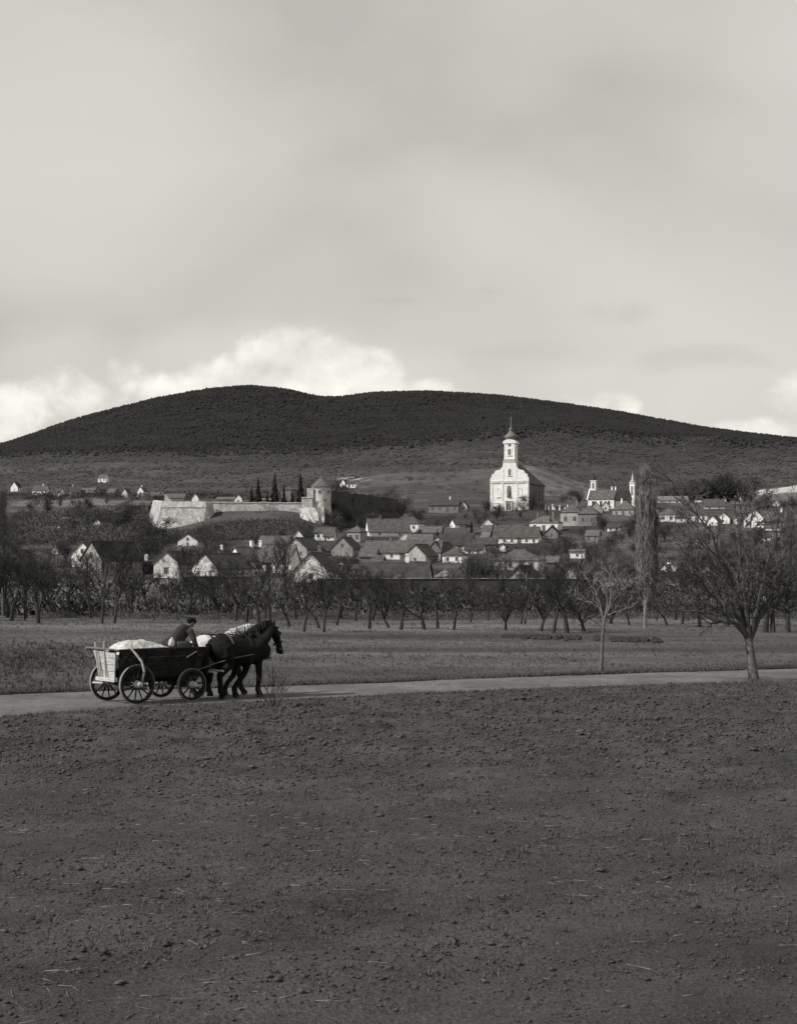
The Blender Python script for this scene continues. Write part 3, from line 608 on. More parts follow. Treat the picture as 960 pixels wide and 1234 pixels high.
 ('hill house with white wall and dark window right of the castle tower', 424, 588, 11, 5, 4, 'e', 82, 7, 'w', 1, 2),
 ('low white farm shed in the bushes below the pale field', 80, 630, 10, 4, 2, 'e', 86, 5, 'w', 2, 1, '', 'shed', 'shed'),
 ('small white hut with dark side in bushes left of the castle hill', 117, 636, 8, 6, 4, 'g', 20, 5, 'w', 1, 0, '', 'hut', 'hut'),
 ('tiny pale hut below the low white farm shed', 70, 640, 6, 4, 3, 'g', 8, 5, 'p', 1, 0, '', 'hut', 'hut'),
 ('roofless dark farm range with pale doorposts left of the white church', 536, 617, 36, 8, 7, 'e', 86, 8, 'd', 1, 4, 'w'),
 ('little pale gable right of the dark farm range below the mid hill', 558, 616, 9, 6, 5, 'g', 12, 7, 'p', 0, 1),

 ('low tiled barn squeezed left of the white farmhouse wall in the centre', 445, 676, 20, 5, 9, 'e', 86, 7, 'd', 0, 1, '', 'barn', 'barn'),
 ('tiny white hut at the left end of the big hipped house below the church', 605, 664, 7, 5, 3, 'g', 12, 4, 'w', 1, 0, '', 'hut', 'hut'),
 ('white cube shed wedged between the two big pale gables at left', 263, 676, 9, 8, 4, 'g', 30, 5, 'w', 1, 0, 'w', 'shed', 'shed'),
 ('cottage with pale end wall behind the dark broad roof, village centre', 527, 661, 16, 6, 7, 'g', 24, 8, 'p', 0, 1),
 ('roof with two short white walls above the small white central cottage', 573, 668, 22, 5, 7, 'e', 84, 6, 'w', 1, 2),
 ('small bright gable between long low roof and long tiled house', 601, 651, 9, 5, 5, 'g', 10, 6, 'w', 0, 0),
 ('narrow grey gable behind the long ridged barn, nearest the dark castle wall', 453, 637, 11, 6, 6, 'g', 18, 7, 'p', 0, 0),
 ('low dark barn stretching behind the tiny white triangle gable', 520, 646, 26, 4, 7, 'e', 88, 7, 'd', 0, 2, '', 'barn', 'barn'),
 ('cottage with bright left end right of the tiny flat topped gable', 552, 636, 14, 4, 6, 'e', 72, 6, 'w', 1, 1),
 ('pale gable half hidden behind the twin rubble gables', 513, 668, 14, 6, 8, 'g', 22, 8, 'p', 2, 1),
 ('grey cottage in gardens between the white box shed and hipped wing', 716, 652, 15, 6, 6, 'e', 80, 6, 'g', 0, 2),
 ('low white stable in gardens below the chapel cottages', 741, 640, 15, 4, 4, 'e', 84, 5, 'w', 1, 2, '', 'stable', 'barn'),
 ('tiled cottage squeezed right of the pale hipped house on the terrace', 824, 630, 12, 6, 7, 'eh', 80, 7, 'p', 1, 1),
 ('white cottage under the terrace, just right of the peaked tile roof', 858, 633, 11, 5, 6, 'g', 26, 7, 'w', 0, 1),
 ('long grey roof behind the largest white gable at right', 900, 622, 22, 4, 6, 'e', 88, 8, 'd', 0, 2),
 ('white garden hut in the field under the right terrace', 925, 652, 9, 4, 3, 'e', 78, 4, 'w', 1, 1, '', 'hut', 'hut'),
 ('grey gable poking out over brush between the two left barns', 157, 686, 17, 7, 10, 'g', 20, 9, 'g', 1, 0),
 ('long low stable with white piers behind the broad pale gable', 213, 676, 26, 5, 7, 'e', 86, 7, 'p', 1, 3, '', 'stable', 'barn'),
 ('small pale gable right of the low tiled barn, above the wall', 437, 697, 14, 6, 8, 'g', 16, 7, 'p', 1, 1),
 ('tiny bright gable deep in bushes at far left of the village', 66, 668, 9, 6, 6, 'g', 10, 6, 'p', 1, 0),
 ('far cottage with bright end between hamlet houses, third from its left', 70, 598, 9, 4, 5, 'e', 74, 7, 'p', 1, 1),
 ('far cottage at the right end of the hamlet, below the highest white house', 135, 598, 10, 4, 5, 'e', 80, 7, 'd', 0, 1),
 ('far tiny gable with bright face right of the hamlet bushes', 150, 599, 7, 5, 5, 'g', 15, 7, 'p', 1, 0),
]
for hrow in HOUSES:
    r_ = list(hrow)
    if r_[6][0] == 'e' and r_[7] < 91 and not any(q in r_[0] for q in ('left end', 'left gable', 'bright left', 'white left')): r_[7] = min(180 - r_[7] + 6, 112)
    house(*r_[:12], *(r_[12:13] or ['']), *(r_[13:15] or ['house', 'house']), door=(r_[11] >= 3), far=(r_[2] < 612))

# ---------------------------------------------------------------- big baroque church
CP = at(613.5, 613, 735); cs = 735 / F
ch = empty('church', CP, -R(19), 'large white baroque church with onion domed tower above the village', 'church')
hwid = 22.6 * cs / math.cos(R(19)); def_ = 0
k_ = hwid / 22.0
zz = lambda py: (613 - py) * cs
left = [(-22, 613 + 8), (-22, 573.5), (-20.6, 572.4), (-20.2, 569.2), (-17.5, 567.8), (-16.4, 564.8), (-10.5, 563.2), (-8.2, 560.4), (-7.2, 556.5), (-7.0, 553.6)]
poly = [(x * k_, zz(y)) for x, y in left] + [(-x * k_, zz(y)) for x, y in left[::-1]]
fm = MB().prism(poly[::-1][::-1], 0, 1.3); fo = fm.obj('facade', M_white, ch)
TW = 6.1 * k_
tb = MB().box((0, TW - .01 + .25, (zz(600) + zz(531)) / 2), (2 * TW, 2 * TW, zz(531) - zz(600))); tw = tb.obj('tower', M_white, ch)
for (z0, ww, hh) in ((zz(553.6), 7.3, .55), (zz(551.2), 6.6, .3)):
    MB().box((0, TW + .22, z0), (2 * ww * k_, 2 * TW + .9, hh)).obj('cornice', M_pale, tw)
# curved gable cornice on the tower top
cm = MB(); arc = [(TW * 1.22 * math.cos(a), zz(531) + .12 + TW * .55 * math.sin(a)) for a in np.linspace(math.pi, 0, 11)]
cm.prism([(-TW * 1.25, zz(531) - .35), (TW * 1.25, zz(531) - .35)] + arc[::-1], -.08, TW * 2 + .6); cm.obj('cornice', M_white, tw)
on = MB(); pr = [(5.2, 529), (5.0, 527.4), (5.7, 526.2), (6.8, 525), (7.0, 523.6), (6.3, 521.8), (4.8, 520.0), (3.1, 518.6), (2.2, 517.2), (1.9, 516), (2.5, 515.4), (2.6, 514.4), (1.5, 513.2), (.9, 511.4), (.5, 508), (.25, 504.5)]
on.lathe([(r * k_, zz(y)) for r, y in pr], 20, (0, TW + .25, 0)); dome = on.obj('onion_dome', M_copper, tw, True)
cr = MB(); zc_ = zz(504.5); cr.box((0, TW + .25, zc_ + .9), (.16, .16, 2.0)); cr.box((0, TW + .25, zc_ + 1.2), (1.0, .15, .16)); cr.lathe([(.05, -.3), (.32, -.1), (.32, .1), (.05, .3)], 10, (0, TW + .25, zc_)); cr.obj('cross', M_iron, dome)
for (z0, hh, pr_, wf) in ((zz(579.2), .55, .35, 22.3), (zz(577.2), .35, .22, 22.15), (zz(603.6), .4, .22, 22.2)):
    MB().box((0, -pr_ / 2 + .04, z0), (2 * wf * k_, pr_, hh)).obj('moulding', M_pale if hh > .5 else M_white, fo)
for x in (-20.6, -8.2, 8.2, 20.6):
    MB().box((x * k_, -.10, (zz(612) + zz(580)) / 2), (2.4 * k_, .24, zz(580) - zz(612))).obj('pilaster', M_white, fo)
for x in (-7.5, 7.5):
    MB().box((x * k_, -.06, (zz(576.5) + zz(562)) / 2), (1.8 * k_, .16, zz(562) - zz(576.5))).obj('pilaster', M_white, fo)
def arched(parent, x, y, z0, z1, wd, fm_, pm_, nm='window', sill=True):
    n = 9; f = MB(); ar = lambda g, o_: [(x + (wd / 2 + g) * math.cos(a), z1 - wd / 2 + (wd / 2 + g) * math.sin(a)) for a in np.linspace(0, math.pi, n)]
    P1 = [(x - wd / 2 - .28, z0), (x + wd / 2 + .28, z0)] + ar(.28, 0); P2 = [(x - wd / 2, z0), (x + wd / 2, z0)] + ar(0, 0); k = len(P1)
    V = [(a, y - .16, b) for a, b in P1] + [(a, y - .16, b) for a, b in P2] + [(a, y + .02, b) for a, b in P1] + [(a, y - .02, b) for a, b in P2]
    f.add(V, [q for i in range(k) for q in ((i, (i + 1) % k, k + (i + 1) % k, k + i), (i, 2 * k + i, 2 * k + (i + 1) % k, (i + 1) % k), (k + i, k + (i + 1) % k, 3 * k + (i + 1) % k, 3 * k + i))])
    if sill: f.box((x, y - .2, z0 - .1), (wd + .9, .36, .2))
    o = f.obj(nm, fm_, parent); p = MB().prism([(a, b) for a, b in P2], y - .05, y + .03); p.obj('pane', pm_, o); return o
arched(tw, 0, .24 - .0, zz(546.3), zz(538.6), 3.4 * k_, M_white, M_dull); 
rw = MB(); a_ = np.linspace(0, 2 * math.pi, 15)[:-1]; rw.prism([(1.6 * k_ * math.cos(q), zz(534) + 1.6 * k_ * math.sin(q)) for q in a_], .1, .3); rw.obj('round_window', M_dull, tw)
arched(fo, .3 * k_, 0, zz(570.6), zz(562.6), 2.8 * k_, M_white, M_dull)
for x in (-12.2, 12.2): arched(fo, x * k_, 0, zz(596.5), zz(586.0), 3.2 * k_, M_white, M_white, 'niche')
nb = arched(fo, -.3 * k_, 0, zz(596), zz(583.6), 3.6 * k_, M_grey, M_dull, 'niche')
st = MB(); st.lathe([(.5, 0), (.55, .3), (.42, .9), (.5, 1.7), (.42, 2.1), (.16, 2.35), (.24, 2.5), (.27, 2.7), (.14, 2.95), (.02, 3.0)], 10, (-.3 * k_, -.35, zz(596) + .15)); st.box((-.3 * k_, -.35, zz(596)), (1.5, .9, .3)); st.obj('statue', M_dull, nb, True)
do = arched(fo, -.6 * k_, 0, zz(612.5), zz(603.8), 4.4 * k_, M_grey, M_midwood, 'door', False)
MB().box((-.6 * k_, -.3, zz(601.8)), (9 * k_, .7, .4)).obj('door_hood', M_grey, do)
for x in (-4.0, 2.8): MB().box((x * k_, -.25, zz(607.3)), (1.2 * k_, .5, zz(602) - zz(612.6))).obj('door_column', M_pale, do)
MB().box((-.6 * k_, -1.2, -.1), (9 * k_, 2.2, .5)).box((-.6 * k_, -1.6, -.4), (10.5 * k_, 3.4, .4)).obj('step', M_grey, ch)
NL, NW = 30.0, hwid * .93
nv = MB().prism([(-NW, -4), (NW, -4), (NW, zz(580.5)), (-NW, zz(580.5))], 1.31, 1.31 + NL).obj('nave', M_dull, ch)  # side walls darker than the facade: their shade is put into the plaster colour
rf = MB(); e0 = zz(580.8); e1 = zz(555.5); a = NW + .6; y0, y1 = 1.33, 1.33 + NL + .5
rf.add([(-a, y0, e0), (a, y0, e0), (a, y1, e0), (-a, y1, e0), (-a, y0, e0 + .25), (a, y0, e0 + .25), (a, y1, e0 + .25), (-a, y1, e0 + .25), (0, y0, e1), (0, y1 - 9, e1)],
       [(3, 2, 1, 0), (0, 1, 5, 4), (1, 2, 6, 5), (2, 3, 7, 6), (3, 0, 4, 7), (4, 5, 8), (5, 6, 9, 8), (6, 7, 9), (7, 4, 8, 9)]); rf.obj('roof', M_slate, nv)
for i in range(4):
    q = arched(nv, 0, 0, 0, 3.6, 1.7, M_dull, M_pane); q.location = (NW, 6 + i * 6.2, zz(597)); q.rotation_euler = (0, 0, R(90))
for i in range(5): MB().box((NW + .14, 3 + i * 6.1, e0 / 2 - 1), (.32, .9, e0 + 1.6)).obj('buttress', M_dull, nv)

# ---------------------------------------------------------------- chapel and the second spire
def spire_tower(o, x, y, w_, z0, z1, zs, ztop, gallery=False, sm=None):
    t = MB().box((x, y, (z0 + z1) / 2), (w_, w_, z1 - z0)).obj('tower', M_white, o)
    MB().box((x, y, z1 + .1), (w_ * 1.22, w_ * 1.22, .3)).obj('cornice', M_white, t)
    s = MB(); r0 = w_ * .62
    prof = [(r0, z1 + .25), (r0 * .95, z1 + .6), (r0 * .62, z1 + (zs - z1) * .55), (r0 * .60, zs), (r0 * .75, zs + .1), (r0 * .70, zs + .4), (r0 * .36, zs + (ztop - zs) * .35), (r0 * .16, zs + (ztop - zs) * .7), (.05, ztop)]
    if gallery: prof = [(r0, z1 + .25), (r0 * .98, z1 + .5), (r0 * .6, z1 + .7), (r0 * .6, zs - .3), (r0 * .95, zs - .2), (r0 * .95, zs + .1), (r0 * .5, zs + .3), (r0 * .36, zs + (ztop - zs) * .4), (r0 * .18, zs + (ztop - zs) * .75), (.05, ztop)]
    s.lathe(prof, 12, (x, y, 0)); so = s.obj('spire', sm or M_slate, t)
    MB().box((x, y, ztop + .6), (.14, .14, 1.6)).box((x, y, ztop + .8), (.8, .13, .14)).obj('cross', M_iron, so)
    for ang, (dx, dy) in ((0, (0, -1)), (90, (1, 0)), (-90, (-1, 0))):
        q = arched(t, 0, 0, 0, (z1 - z0) * .3, w_ * .3, M_white, M_pane, 'window', False); q.location = (x + dx * w_ / 2, y + dy * w_ / 2, z0 + (z1 - z0) * .60); q.rotation_euler = (0, 0, R(ang))
    return t
s2 = 765 / F; P = at(729, 610, 765); c2 = empty('chapel', (P.x, P.y + 6, P.z), -R(112), 'smaller white chapel with tiled roof and slim left turret beside the poplar', 'church')
L2 = 30 * s2 / math.sin(R(68)); W2 = 9.5; h2 = 12 * s2; r2 = 10.5 * s2
nv2 = MB().prism([(-W2 / 2, -4), (W2 / 2, -4), (W2 / 2, h2), (0, h2 + r2), (-W2 / 2, h2)], -L2 / 2, L2 / 2).obj('wall', M_white, c2)
aa = W2 / 2 + .4; kk = r2 / (W2 / 2)
MB().prism([(-aa, h2 - .4 * kk + .04), (0, h2 + r2 + .04), (aa, h2 - .4 * kk + .04), (aa, h2 - .4 * kk + .3), (0, h2 + r2 + .34), (-aa, h2 - .4 * kk + .3)], -L2 / 2 - .1, L2 / 2 + .1).obj('roof', M_roof[0], c2)
for i in range(3): q = arched(c2, 0, 0, 0, 2.6, 1.1, M_white, M_pane); q.location = (W2 / 2, (-.3 + .3 * i) * L2, 1.1); q.rotation_euler = (0, 0, R(90))
MB().prism([(-W2 / 2 - .25, h2 - .5), (0, h2 + r2 + .9), (W2 / 2 + .25, h2 - .5)], -L2 / 2 - .7, -L2 / 2 - .12).obj('gable_coping', M_white, c2)
wg = MB().prism([(-W2 * .45, -4), (W2 * .45, -4), (W2 * .45, h2 * .95), (0, h2 + r2 * .85), (-W2 * .45, h2 * .95)], L2 / 2 + .15, L2 / 2 + 6).obj('wing', M_dull, c2)  # shade on the chapel's right end is painted in with the dull plaster
MB().prism([(-W2 * .5, h2 * .87), (0, h2 + r2 * .87), (W2 * .5, h2 * .87), (W2 * .5, h2 * .95), (0, h2 + r2 * .95), (-W2 * .5, h2 * .95)], L2 / 2 + .2, L2 / 2 + 6.2).obj('roof', M_slate, wg)
for y in (.32, .46): put('chimney', CHM['w'], c2, (0, y * L2, h2 + r2 - .4), 0, (1.1, 1.1, 1.1))
zz2 = lambda py: (610 - py) * s2
spire_tower(c2, -W2 * .10, -L2 / 2 + 1.2, 6.2 * s2, h2, zz2(575.5), zz2(573.5), zz2(565.0))
s3 = 830 / F; P = at(762, 606, 830); c3 = empty('chapel', (P.x, P.y, P.z), -R(25), 'white church tower with tall pale spire and gallery left of the poplar top', 'church')
zz3 = lambda py: (606 - py) * s3
spire_tower(c3, 0, 0, 5.8 * s3, -3, zz3(577.5), zz3(575), zz3(565.5), True, M_pale)
nw = MB().prism([(-3.4, -3), (3.4, -3), (3.4, zz3(597)), (0, zz3(588)), (-3.4, zz3(597))], 1.3, 15).obj('nave', M_white, c3)
MB().prism([(-3.8, zz3(598.2)), (0, zz3(588) + .05), (3.8, zz3(598.2)), (3.8, zz3(597.4)), (0, zz3(587)), (-3.8, zz3(597.4))], 1.25, 15.2).obj('roof', M_slate, nw)

# ---------------------------------------------------------------- castle
def X_(px, d): return (px - CX) * d / F
def ZY(py, d): return CH + (HZ - py) * d / F
def wall_run(name, pts, thick, m, label, cat, parent=None, merlon=0.0, batter=0.0):
    """wall along (px, distance, top y, foot y) stations"""
    mb = MB(); P = [(X_(p[0], p[1]), p[1], ZY(p[2], p[1]), ZY(p[3], p[1])) for p in pts]; V = []
    for i, (x, y, z1, z0) in enumerate(P):
        a, b = P[max(i - 1, 0)], P[min(i + 1, len(P) - 1)]; t = Vector((b[0] - a[0], b[1] - a[1])).normalized(); n = Vector((t.y, -t.x))
        V += [(x + n.x * batter, y + n.y * batter, z0), (x, y, z1), (x - n.x * thick, y - n.y * thick, z1), (x - n.x * thick, y - n.y * thick, z0)]
    k = len(P); mb.add(V, [q for i in range(k - 1) for q in ((4 * i, 4 * i + 4, 4 * i + 5, 4 * i + 1), (4 * i + 1, 4 * i + 5, 4 * i + 6, 4 * i + 2), (4 * i + 2, 4 * i + 6, 4 * i + 7, 4 * i + 3))] + [(0, 1, 2, 3), (4 * k - 1, 4 * k - 2, 4 * k - 3, 4 * k - 4)])
    return mb.obj(name, m, parent)
cw = empty('castle_wall', (X_(310, 652), 652, Z(X_(310, 652), 652)), 0, 'long pale castle curtain wall between the bastion and the round tower', 'castle wall')
def keep_world(o, parent): o.parent = parent; o.matrix_parent_inverse = Matrix.Translation(-Vector(parent.location)) if parent.rotation_euler.z == 0 else parent.matrix_world.inverted()
def segs(a, b, n, j, foot):
    rr = random.Random(int(a[0])); o = []
    for i in range(n + 1):
        t = i / n; o.append((a[0] + (b[0] - a[0]) * t, a[1] + (b[1] - a[1]) * t, a[2] + (b[2] - a[2]) * t + rr.uniform(-j, j), foot))
    return o
o = wall_run('rampart', segs((246, 653, 605.5), (368, 655, 606), 34, .5, 634), 1.6, M_stone, '', ''); keep_world(o, cw)
o = wall_run('coping', [(p[0], p[1] - .25, p[2] - .7, p[2] + .15) for p in segs((246, 653, 605.5), (368, 655, 606), 34, .5, 0)], 2.0, M_pale, '', ''); keep_world(o, cw)
ba = empty('castle_bastion', (X_(224, 640), 640, Z(X_(224, 640), 640)), 0, 'sloping pale stone bastion at the left end of the castle', 'castle bastion')
o = wall_run('rampart', [(184, 668, 604, 640)] + segs((194.5, 641, 605), (249, 639, 605.5), 12, .25, 646) + [(256, 652, 605.5, 646)], 1.8, M_rubble, '', '', batter=2.6); keep_world(o, ba)
o = wall_run('parapet', [(185, 667, 602.8, 608)] + segs((195.5, 640.6, 603.8), (248.4, 638.6, 604.3), 20, .45, 611.5), 1.2, M_stone, '', '', batter=.25); keep_world(o, ba)
o = MB().prism([(-1.6, -2), (2.6, -2), (1.4, -.4), (-1.2, 2.6), (-1.6, 2.8)], -1, 1).obj('broken_gable', M_stone); o.location = (X_(203.5, 648), 648, ZY(604, 648)); keep_world(o, ba)
TD = 652.0; ts = TD / F; TX = X_(387.5, TD); rt = empty('castle_tower', (TX, TD, Z(TX, TD)), 0, 'round pale castle tower with conical tiled roof', 'castle tower')
bz = rt.location.z; tz = lambda py: ZY(py, TD) - bz; rT = 11.2 * ts
MB().lathe([(rT * 1.12, tz(645)), (rT * 1.06, tz(625)), (rT * 1.0, tz(610)), (rT * .98, tz(588)), (rT * .98, tz(587))], 28).obj('shaft', M_stone, rt, True)
MB().lathe([(rT * 1.0, tz(588.2)), (rT * 1.09, tz(587.6)), (rT * 1.09, tz(586.6)), (rT * .9, tz(586.2))], 28).obj('cornice', M_stone, rt)
tr = MB().lathe([(rT * 1.18, tz(587)), (rT * 1.18, tz(586.6)), (rT * .78, tz(582)), (rT * .36, tz(577.4)), (.06, tz(574.8))], 24).obj('roof', M_roof[0], rt)
MB().lathe([(.06, tz(575.2)), (.2, tz(574.6)), (.05, tz(573.4))], 8).obj('finial', M_iron, tr)
for an in (-148, -100, -38, 8):
    q = R(an); window(rt, (rT * .985 * math.cos(q), rT * .985 * math.sin(q), tz(593)), q + R(90), .95)
q = R(-70); window(rt, (rT * 1.0 * math.cos(q), rT * 1.0 * math.sin(q), tz(603)), q + R(90), .5)
an_ = empty('castle_turret', (X_(369.5, 650), 650, Z(X_(369.5, 650), 650)), 0, 'square stepped wall block left against the round castle tower', 'castle wall')
for (p0, p1, yt, nm) in ((363.5, 376.5, 600, 'block'), (370, 378, 588.5, 'upper_block')):
    d_ = 649.5 if nm == 'block' else 650.5
    o = MB().box((0, 0, 0), ((p1 - p0) * d_ / F, 3.4, ZY(yt, d_) - ZY(640, d_))).obj(nm, M_stone); o.location = (X_((p0 + p1) / 2, d_), d_, (ZY(yt, d_) + ZY(640, d_)) / 2); keep_world(o, an_)
o = MB().box((0, 0, 0), (13.6 * .325, 3.7, .35)).obj('coping', M_pale); o.location = (X_(370, 649.5), 649.4, ZY(600, 649.5) + .1); keep_world(o, an_)
rk = MB(); rr = random.Random(4)
V = []; 
for i in range(9):
    for j in range(7):
        px = 361 + i * 3.6; py = 612 + j * 5.2; d_ = 646 - j * 2.6 - 4 * math.sin(i / 8 * math.pi) + rr.uniform(-1.2, 1.2); V.append((X_(px + rr.uniform(-1, 1), d_), d_, ZY(py + rr.uniform(-1, 1), d_)))
Fq = [(i * 7 + j, i * 7 + j + 1, (i + 1) * 7 + j + 1, (i + 1) * 7 + j) for i in range(8) for j in range(6)]
n0 = len(V); V += [(x, y + 9, z) for x, y, z in V]; Fq += [tuple(q + n0 for q in f[::-1]) for f in Fq]
bd = [i * 7 for i in range(9)] + [56 + j for j in range(1, 7)] + [i * 7 + 6 for i in range(7, -1, -1)] + [j for j in range(5, 0, -1)]
Fq += [(bd[i], bd[i] + n0, bd[(i + 1) % len(bd)] + n0, bd[(i + 1) % len(bd)]) for i in range(len(bd))]
rk.add(V, Fq); rko = rk.obj('rock_outcrop', M_rubble); tag(rko, 'pale crumbling rock face below the round castle tower', 'rock')
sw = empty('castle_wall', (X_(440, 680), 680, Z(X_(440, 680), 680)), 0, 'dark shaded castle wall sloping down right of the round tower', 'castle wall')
o = wall_run('rampart', segs((397, 660, 590), (478, 716, 601), 34, 1.3, 640), 1.6, M_dkstone, '', ''); keep_world(o, sw)  # shade on this rampart is painted in as dark stone
# free-standing pieces
def post_obj(name, px, base, top, w_, m, label, cat, lean=0.0, d=None):
    p = at(px, base, d); h = (base - top) * p.y / F
    mb = MB().tube([(0, 0, -.3), (lean * .5, 0, h * .5), (lean, 0, h)], [w_, w_ * .85, w_ * .6], 7); o = mb.obj(name, m); o.location = p; return tag(o, label, cat)
post_obj('pole', 442, 622, 604, .38, M_pale, 'pale leaning pole in front of the shaded castle wall', 'pole', -.8)
post_obj('post', 632.5, 752, 690, .07, M_bark2, 'tall thin grey post among the meadow trees before the garden wall', 'post', .1)
for i, (px, h) in enumerate(((657, 4.5), (661, 6), (665.5, 6.5), (667.5, 5), (674, 5), (680.5, 4.5), (683.5, 6))):
    p = at(px, 613.5, 720); s_ = 720 / F
    g = empty('gravestone', p, R(-15), ['short', 'plain tall', 'tallest cross topped', 'broad', 'lone middle', 'small leaning', 'last tall'][i] + ' white gravestone, ' + ORD[i] + ' from the left beside the church', 'gravestone', 'gravestones beside the church')
    MB().box((0, 0, h * s_ / 2 - .3), (.62, .3, h * s_ + .3)).obj('stone', M_white, g); MB().box((0, 0, .1), (1.0, .7, .5)).obj('plinth', M_grey, g)
    if i % 2 == 0: MB().box((0, 0, h * s_ + .35), (.2, .18, .9)).box((0, 0, h * s_ + .5), (.75, .17, .18)).obj('cross', M_white, g)
# garden walls behind the meadow trees
def garden_wall(p0, p1, base, top, d, label, m, cap):
    x0, x1 = X_(p0, d), X_(p1, d); h = (base - top) * d / F; o = empty('garden_wall', ((x0 + x1) / 2, d, 0), 0, label, 'wall')
    L = x1 - x0; n = max(3, int(L / 2.4))
    for i in range(n): MB().box((0, 0, h / 2 - .1), (L / n - .03, .22, h + .2)).obj('panel', m, o).location = ((i + .5) * L / n - L / 2, 0.01 * (i % 2), 0)
    for i in range(n): MB().box((0, 0, h + .03), (L / n - .02, .36, .08)).obj('coping', cap, o).location = ((i + .5) * L / n - L / 2, 0, .004 * (i % 2))
    for i in range(n + 1): MB().box((0, -.16, h / 2), (.18, .14, h)).obj('pier', m, o).location = (i * L / n - L / 2, 0, 0)
garden_wall(384, 712, 741, 702.8, 122 + 12, 'long dark garden wall with thin light coping behind the meadow trees', M_dkstone, M_grey)
garden_wall(222, 304, 738, 698.5, 138, 'shorter dark garden wall at left, behind the brush below pale gables', M_dkstone, M_grey)
# ---------------------------------------------------------------- bare trees
def grow(mb, rnd, p, dr, ln, rad, lev, maxl, k, up=.25, split=(4, 6), spread=(.45, .95), shrink=(.5, .72), seg=4, wig=.14, rmin=.006, t0=.25):
    pts = [Vector(p)]; d = Vector(dr).normalized(); rr = [rad]
    for i in range(seg):
        d = (d + Vector((rnd.gauss(0, wig), rnd.gauss(0, wig), rnd.gauss(0, wig) + up * .35))).normalized()
        pts.append(pts[-1] + d * (ln / seg)); rr.append(max(rmin * .7, rad * (1 - .62 * (i + 1) / seg)))
    mb.tube(pts, rr, k[min(lev, len(k) - 1)], cap=(lev == 0))
    if lev >= maxl: return
    for c in range(rnd.randint(*split)):
        t = t0 + (1 - t0) * (c + rnd.random()) / max(1, split[1]); t = min(t, .98); i = min(int(t * seg), seg - 1); f = t * seg - i
        q = pts[i].lerp(pts[i + 1], f); dd = (pts[i + 1] - pts[i]).normalized(); ax = dd.orthogonal().normalized(); ax.rotate(Matrix.Rotation(rnd.uniform(0, 6.283), 3, dd))
        nd = dd.copy(); nd.rotate(Matrix.Rotation(rnd.uniform(*spread), 3, ax))
        grow(mb, rnd, q, nd, ln * rnd.uniform(*shrink) * (1.05 - .45 * t), max(rmin, rad * .55 * (1 - .4 * t)), lev + 1, maxl, k, up, split, spread, shrink, max(2, seg - 1), wig, rmin, t0)
def tree_meshes(seed, h, trunk, rad, nl, lean=0.0, maxl=3, up=.25, spread0=(.35, .9), rmin=.012, split=(5, 7), m1=None, m2=None, k=(5, 4, 3, 3)):
    rnd = random.Random(seed); tb = MB(); cb = MB(); lx, ly = rnd.uniform(-lean, lean), rnd.uniform(-lean, lean)
    P = [(0, 0, -.2), (0, 0, 0.05), (lx * .3, ly * .3, trunk * .45), (lx, ly, trunk), (lx * 1.3, ly * 1.3, trunk * 1.25)]
    tb.tube(P, [rad * 1.5, rad * 1.25, rad, rad * .85, rad * .5], 8)
    for i in range(nl):
        a = 6.283 * (i + rnd.uniform(-.3, .3)) / nl; t = rnd.uniform(*spread0); z = trunk * rnd.uniform(.8, 1.2)
        d = Vector((math.cos(a) * math.sin(t), math.sin(a) * math.sin(t), math.cos(t)))
        grow(cb, rnd, (lx, ly, min(z, trunk * 1.2)), d, (h - trunk) * rnd.uniform(.6, .85), rad * .55, 0, maxl, k, up, split, rmin=rmin)
    return tb.mesh('trunk', m1 or M_bark), cb.mesh('crown', m2 or M_twig)
def plant(name, meshes, loc, rz, s, label, cat='tree', group=None):
    o = empty(name, loc, rz, label, cat, group); o.scale = (s, s, s)
    for nm, me in zip(('trunk', 'crown'), meshes): link(bpy.data.objects.new(nm, me), o)
    return o
VAR = [tree_meshes(100 + i, 4.2, .6 + .3 * (i % 4), .08 + .022 * (i % 3), 3 + i % 5, .26, 4, (.12, .30, .45, .2)[i % 4], ((.35, .9), (.2, .6), (.5, 1.15))[i % 3], rmin=.0062, split=((3, 5), (4, 5), (3, 5))[i % 3]) for i in range(12)]
VARU = [tree_meshes(150 + i, 5.0, 1.2 + .4 * i, .07, 4 + i, .35, 4, .5, (.15, .5), rmin=.0062, split=(3, 5)) for i in range(3)]
rnd = random.Random(7)
# the row along the far edge of the meadow: x, foot, crown top, kind (0 round, 1 upright), variant
ROW = [(-28, 748, 655, 0), (-6, 744, 640, 0), (14, 748, 660, 0), (31, 745, 668, 0), (46, 751, 672, 0), (62, 742, 660, 0), (84, 743, 678, 0), (123, 751, 664, 1), (138, 751, 660, 1), (158, 742, 690, 0), (178, 743, 672, 0), (203, 742, 696, 0), (219, 741, 654, 1), (241, 743, 690, 0),
       (262, 745, 684, 0), (284, 748, 688, 0), (297, 750, 680, 0), (312, 753, 686, 0), (326, 751, 664, 1), (348, 755, 676, 0), (366, 762, 684, 0), (384, 757, 688, 0), (390, 762, 686, 0), (406, 753, 692, 0), (428, 748, 694, 0), (445, 758, 690, 0), (468, 757, 700, 0), (483, 759, 694, 0),
       (511, 759, 698, 0), (527, 757, 704, 0), (547, 759, 688, 0), (567, 750, 704, 0), (588, 748, 702, 0), (609, 759, 700, 0), (628, 752, 706, 0), (652, 760, 680, 0), (667, 763, 684, 0), (683, 763, 686, 0), (703, 761, 694, 0), (735, 752, 690, 0), (758, 754, 690, 0),
       (803, 754, 688, 0), (822, 752, 684, 0), (843, 756, 690, 0), (862, 750, 680, 0), (876, 754, 672, 0), (922, 762, 674, 0), (931, 762, 680, 0), (949, 762, 668, 0), (968, 760, 664, 0), (990, 757, 660, 0), (-52, 745, 650, 0), (1010, 757, 664, 0)]
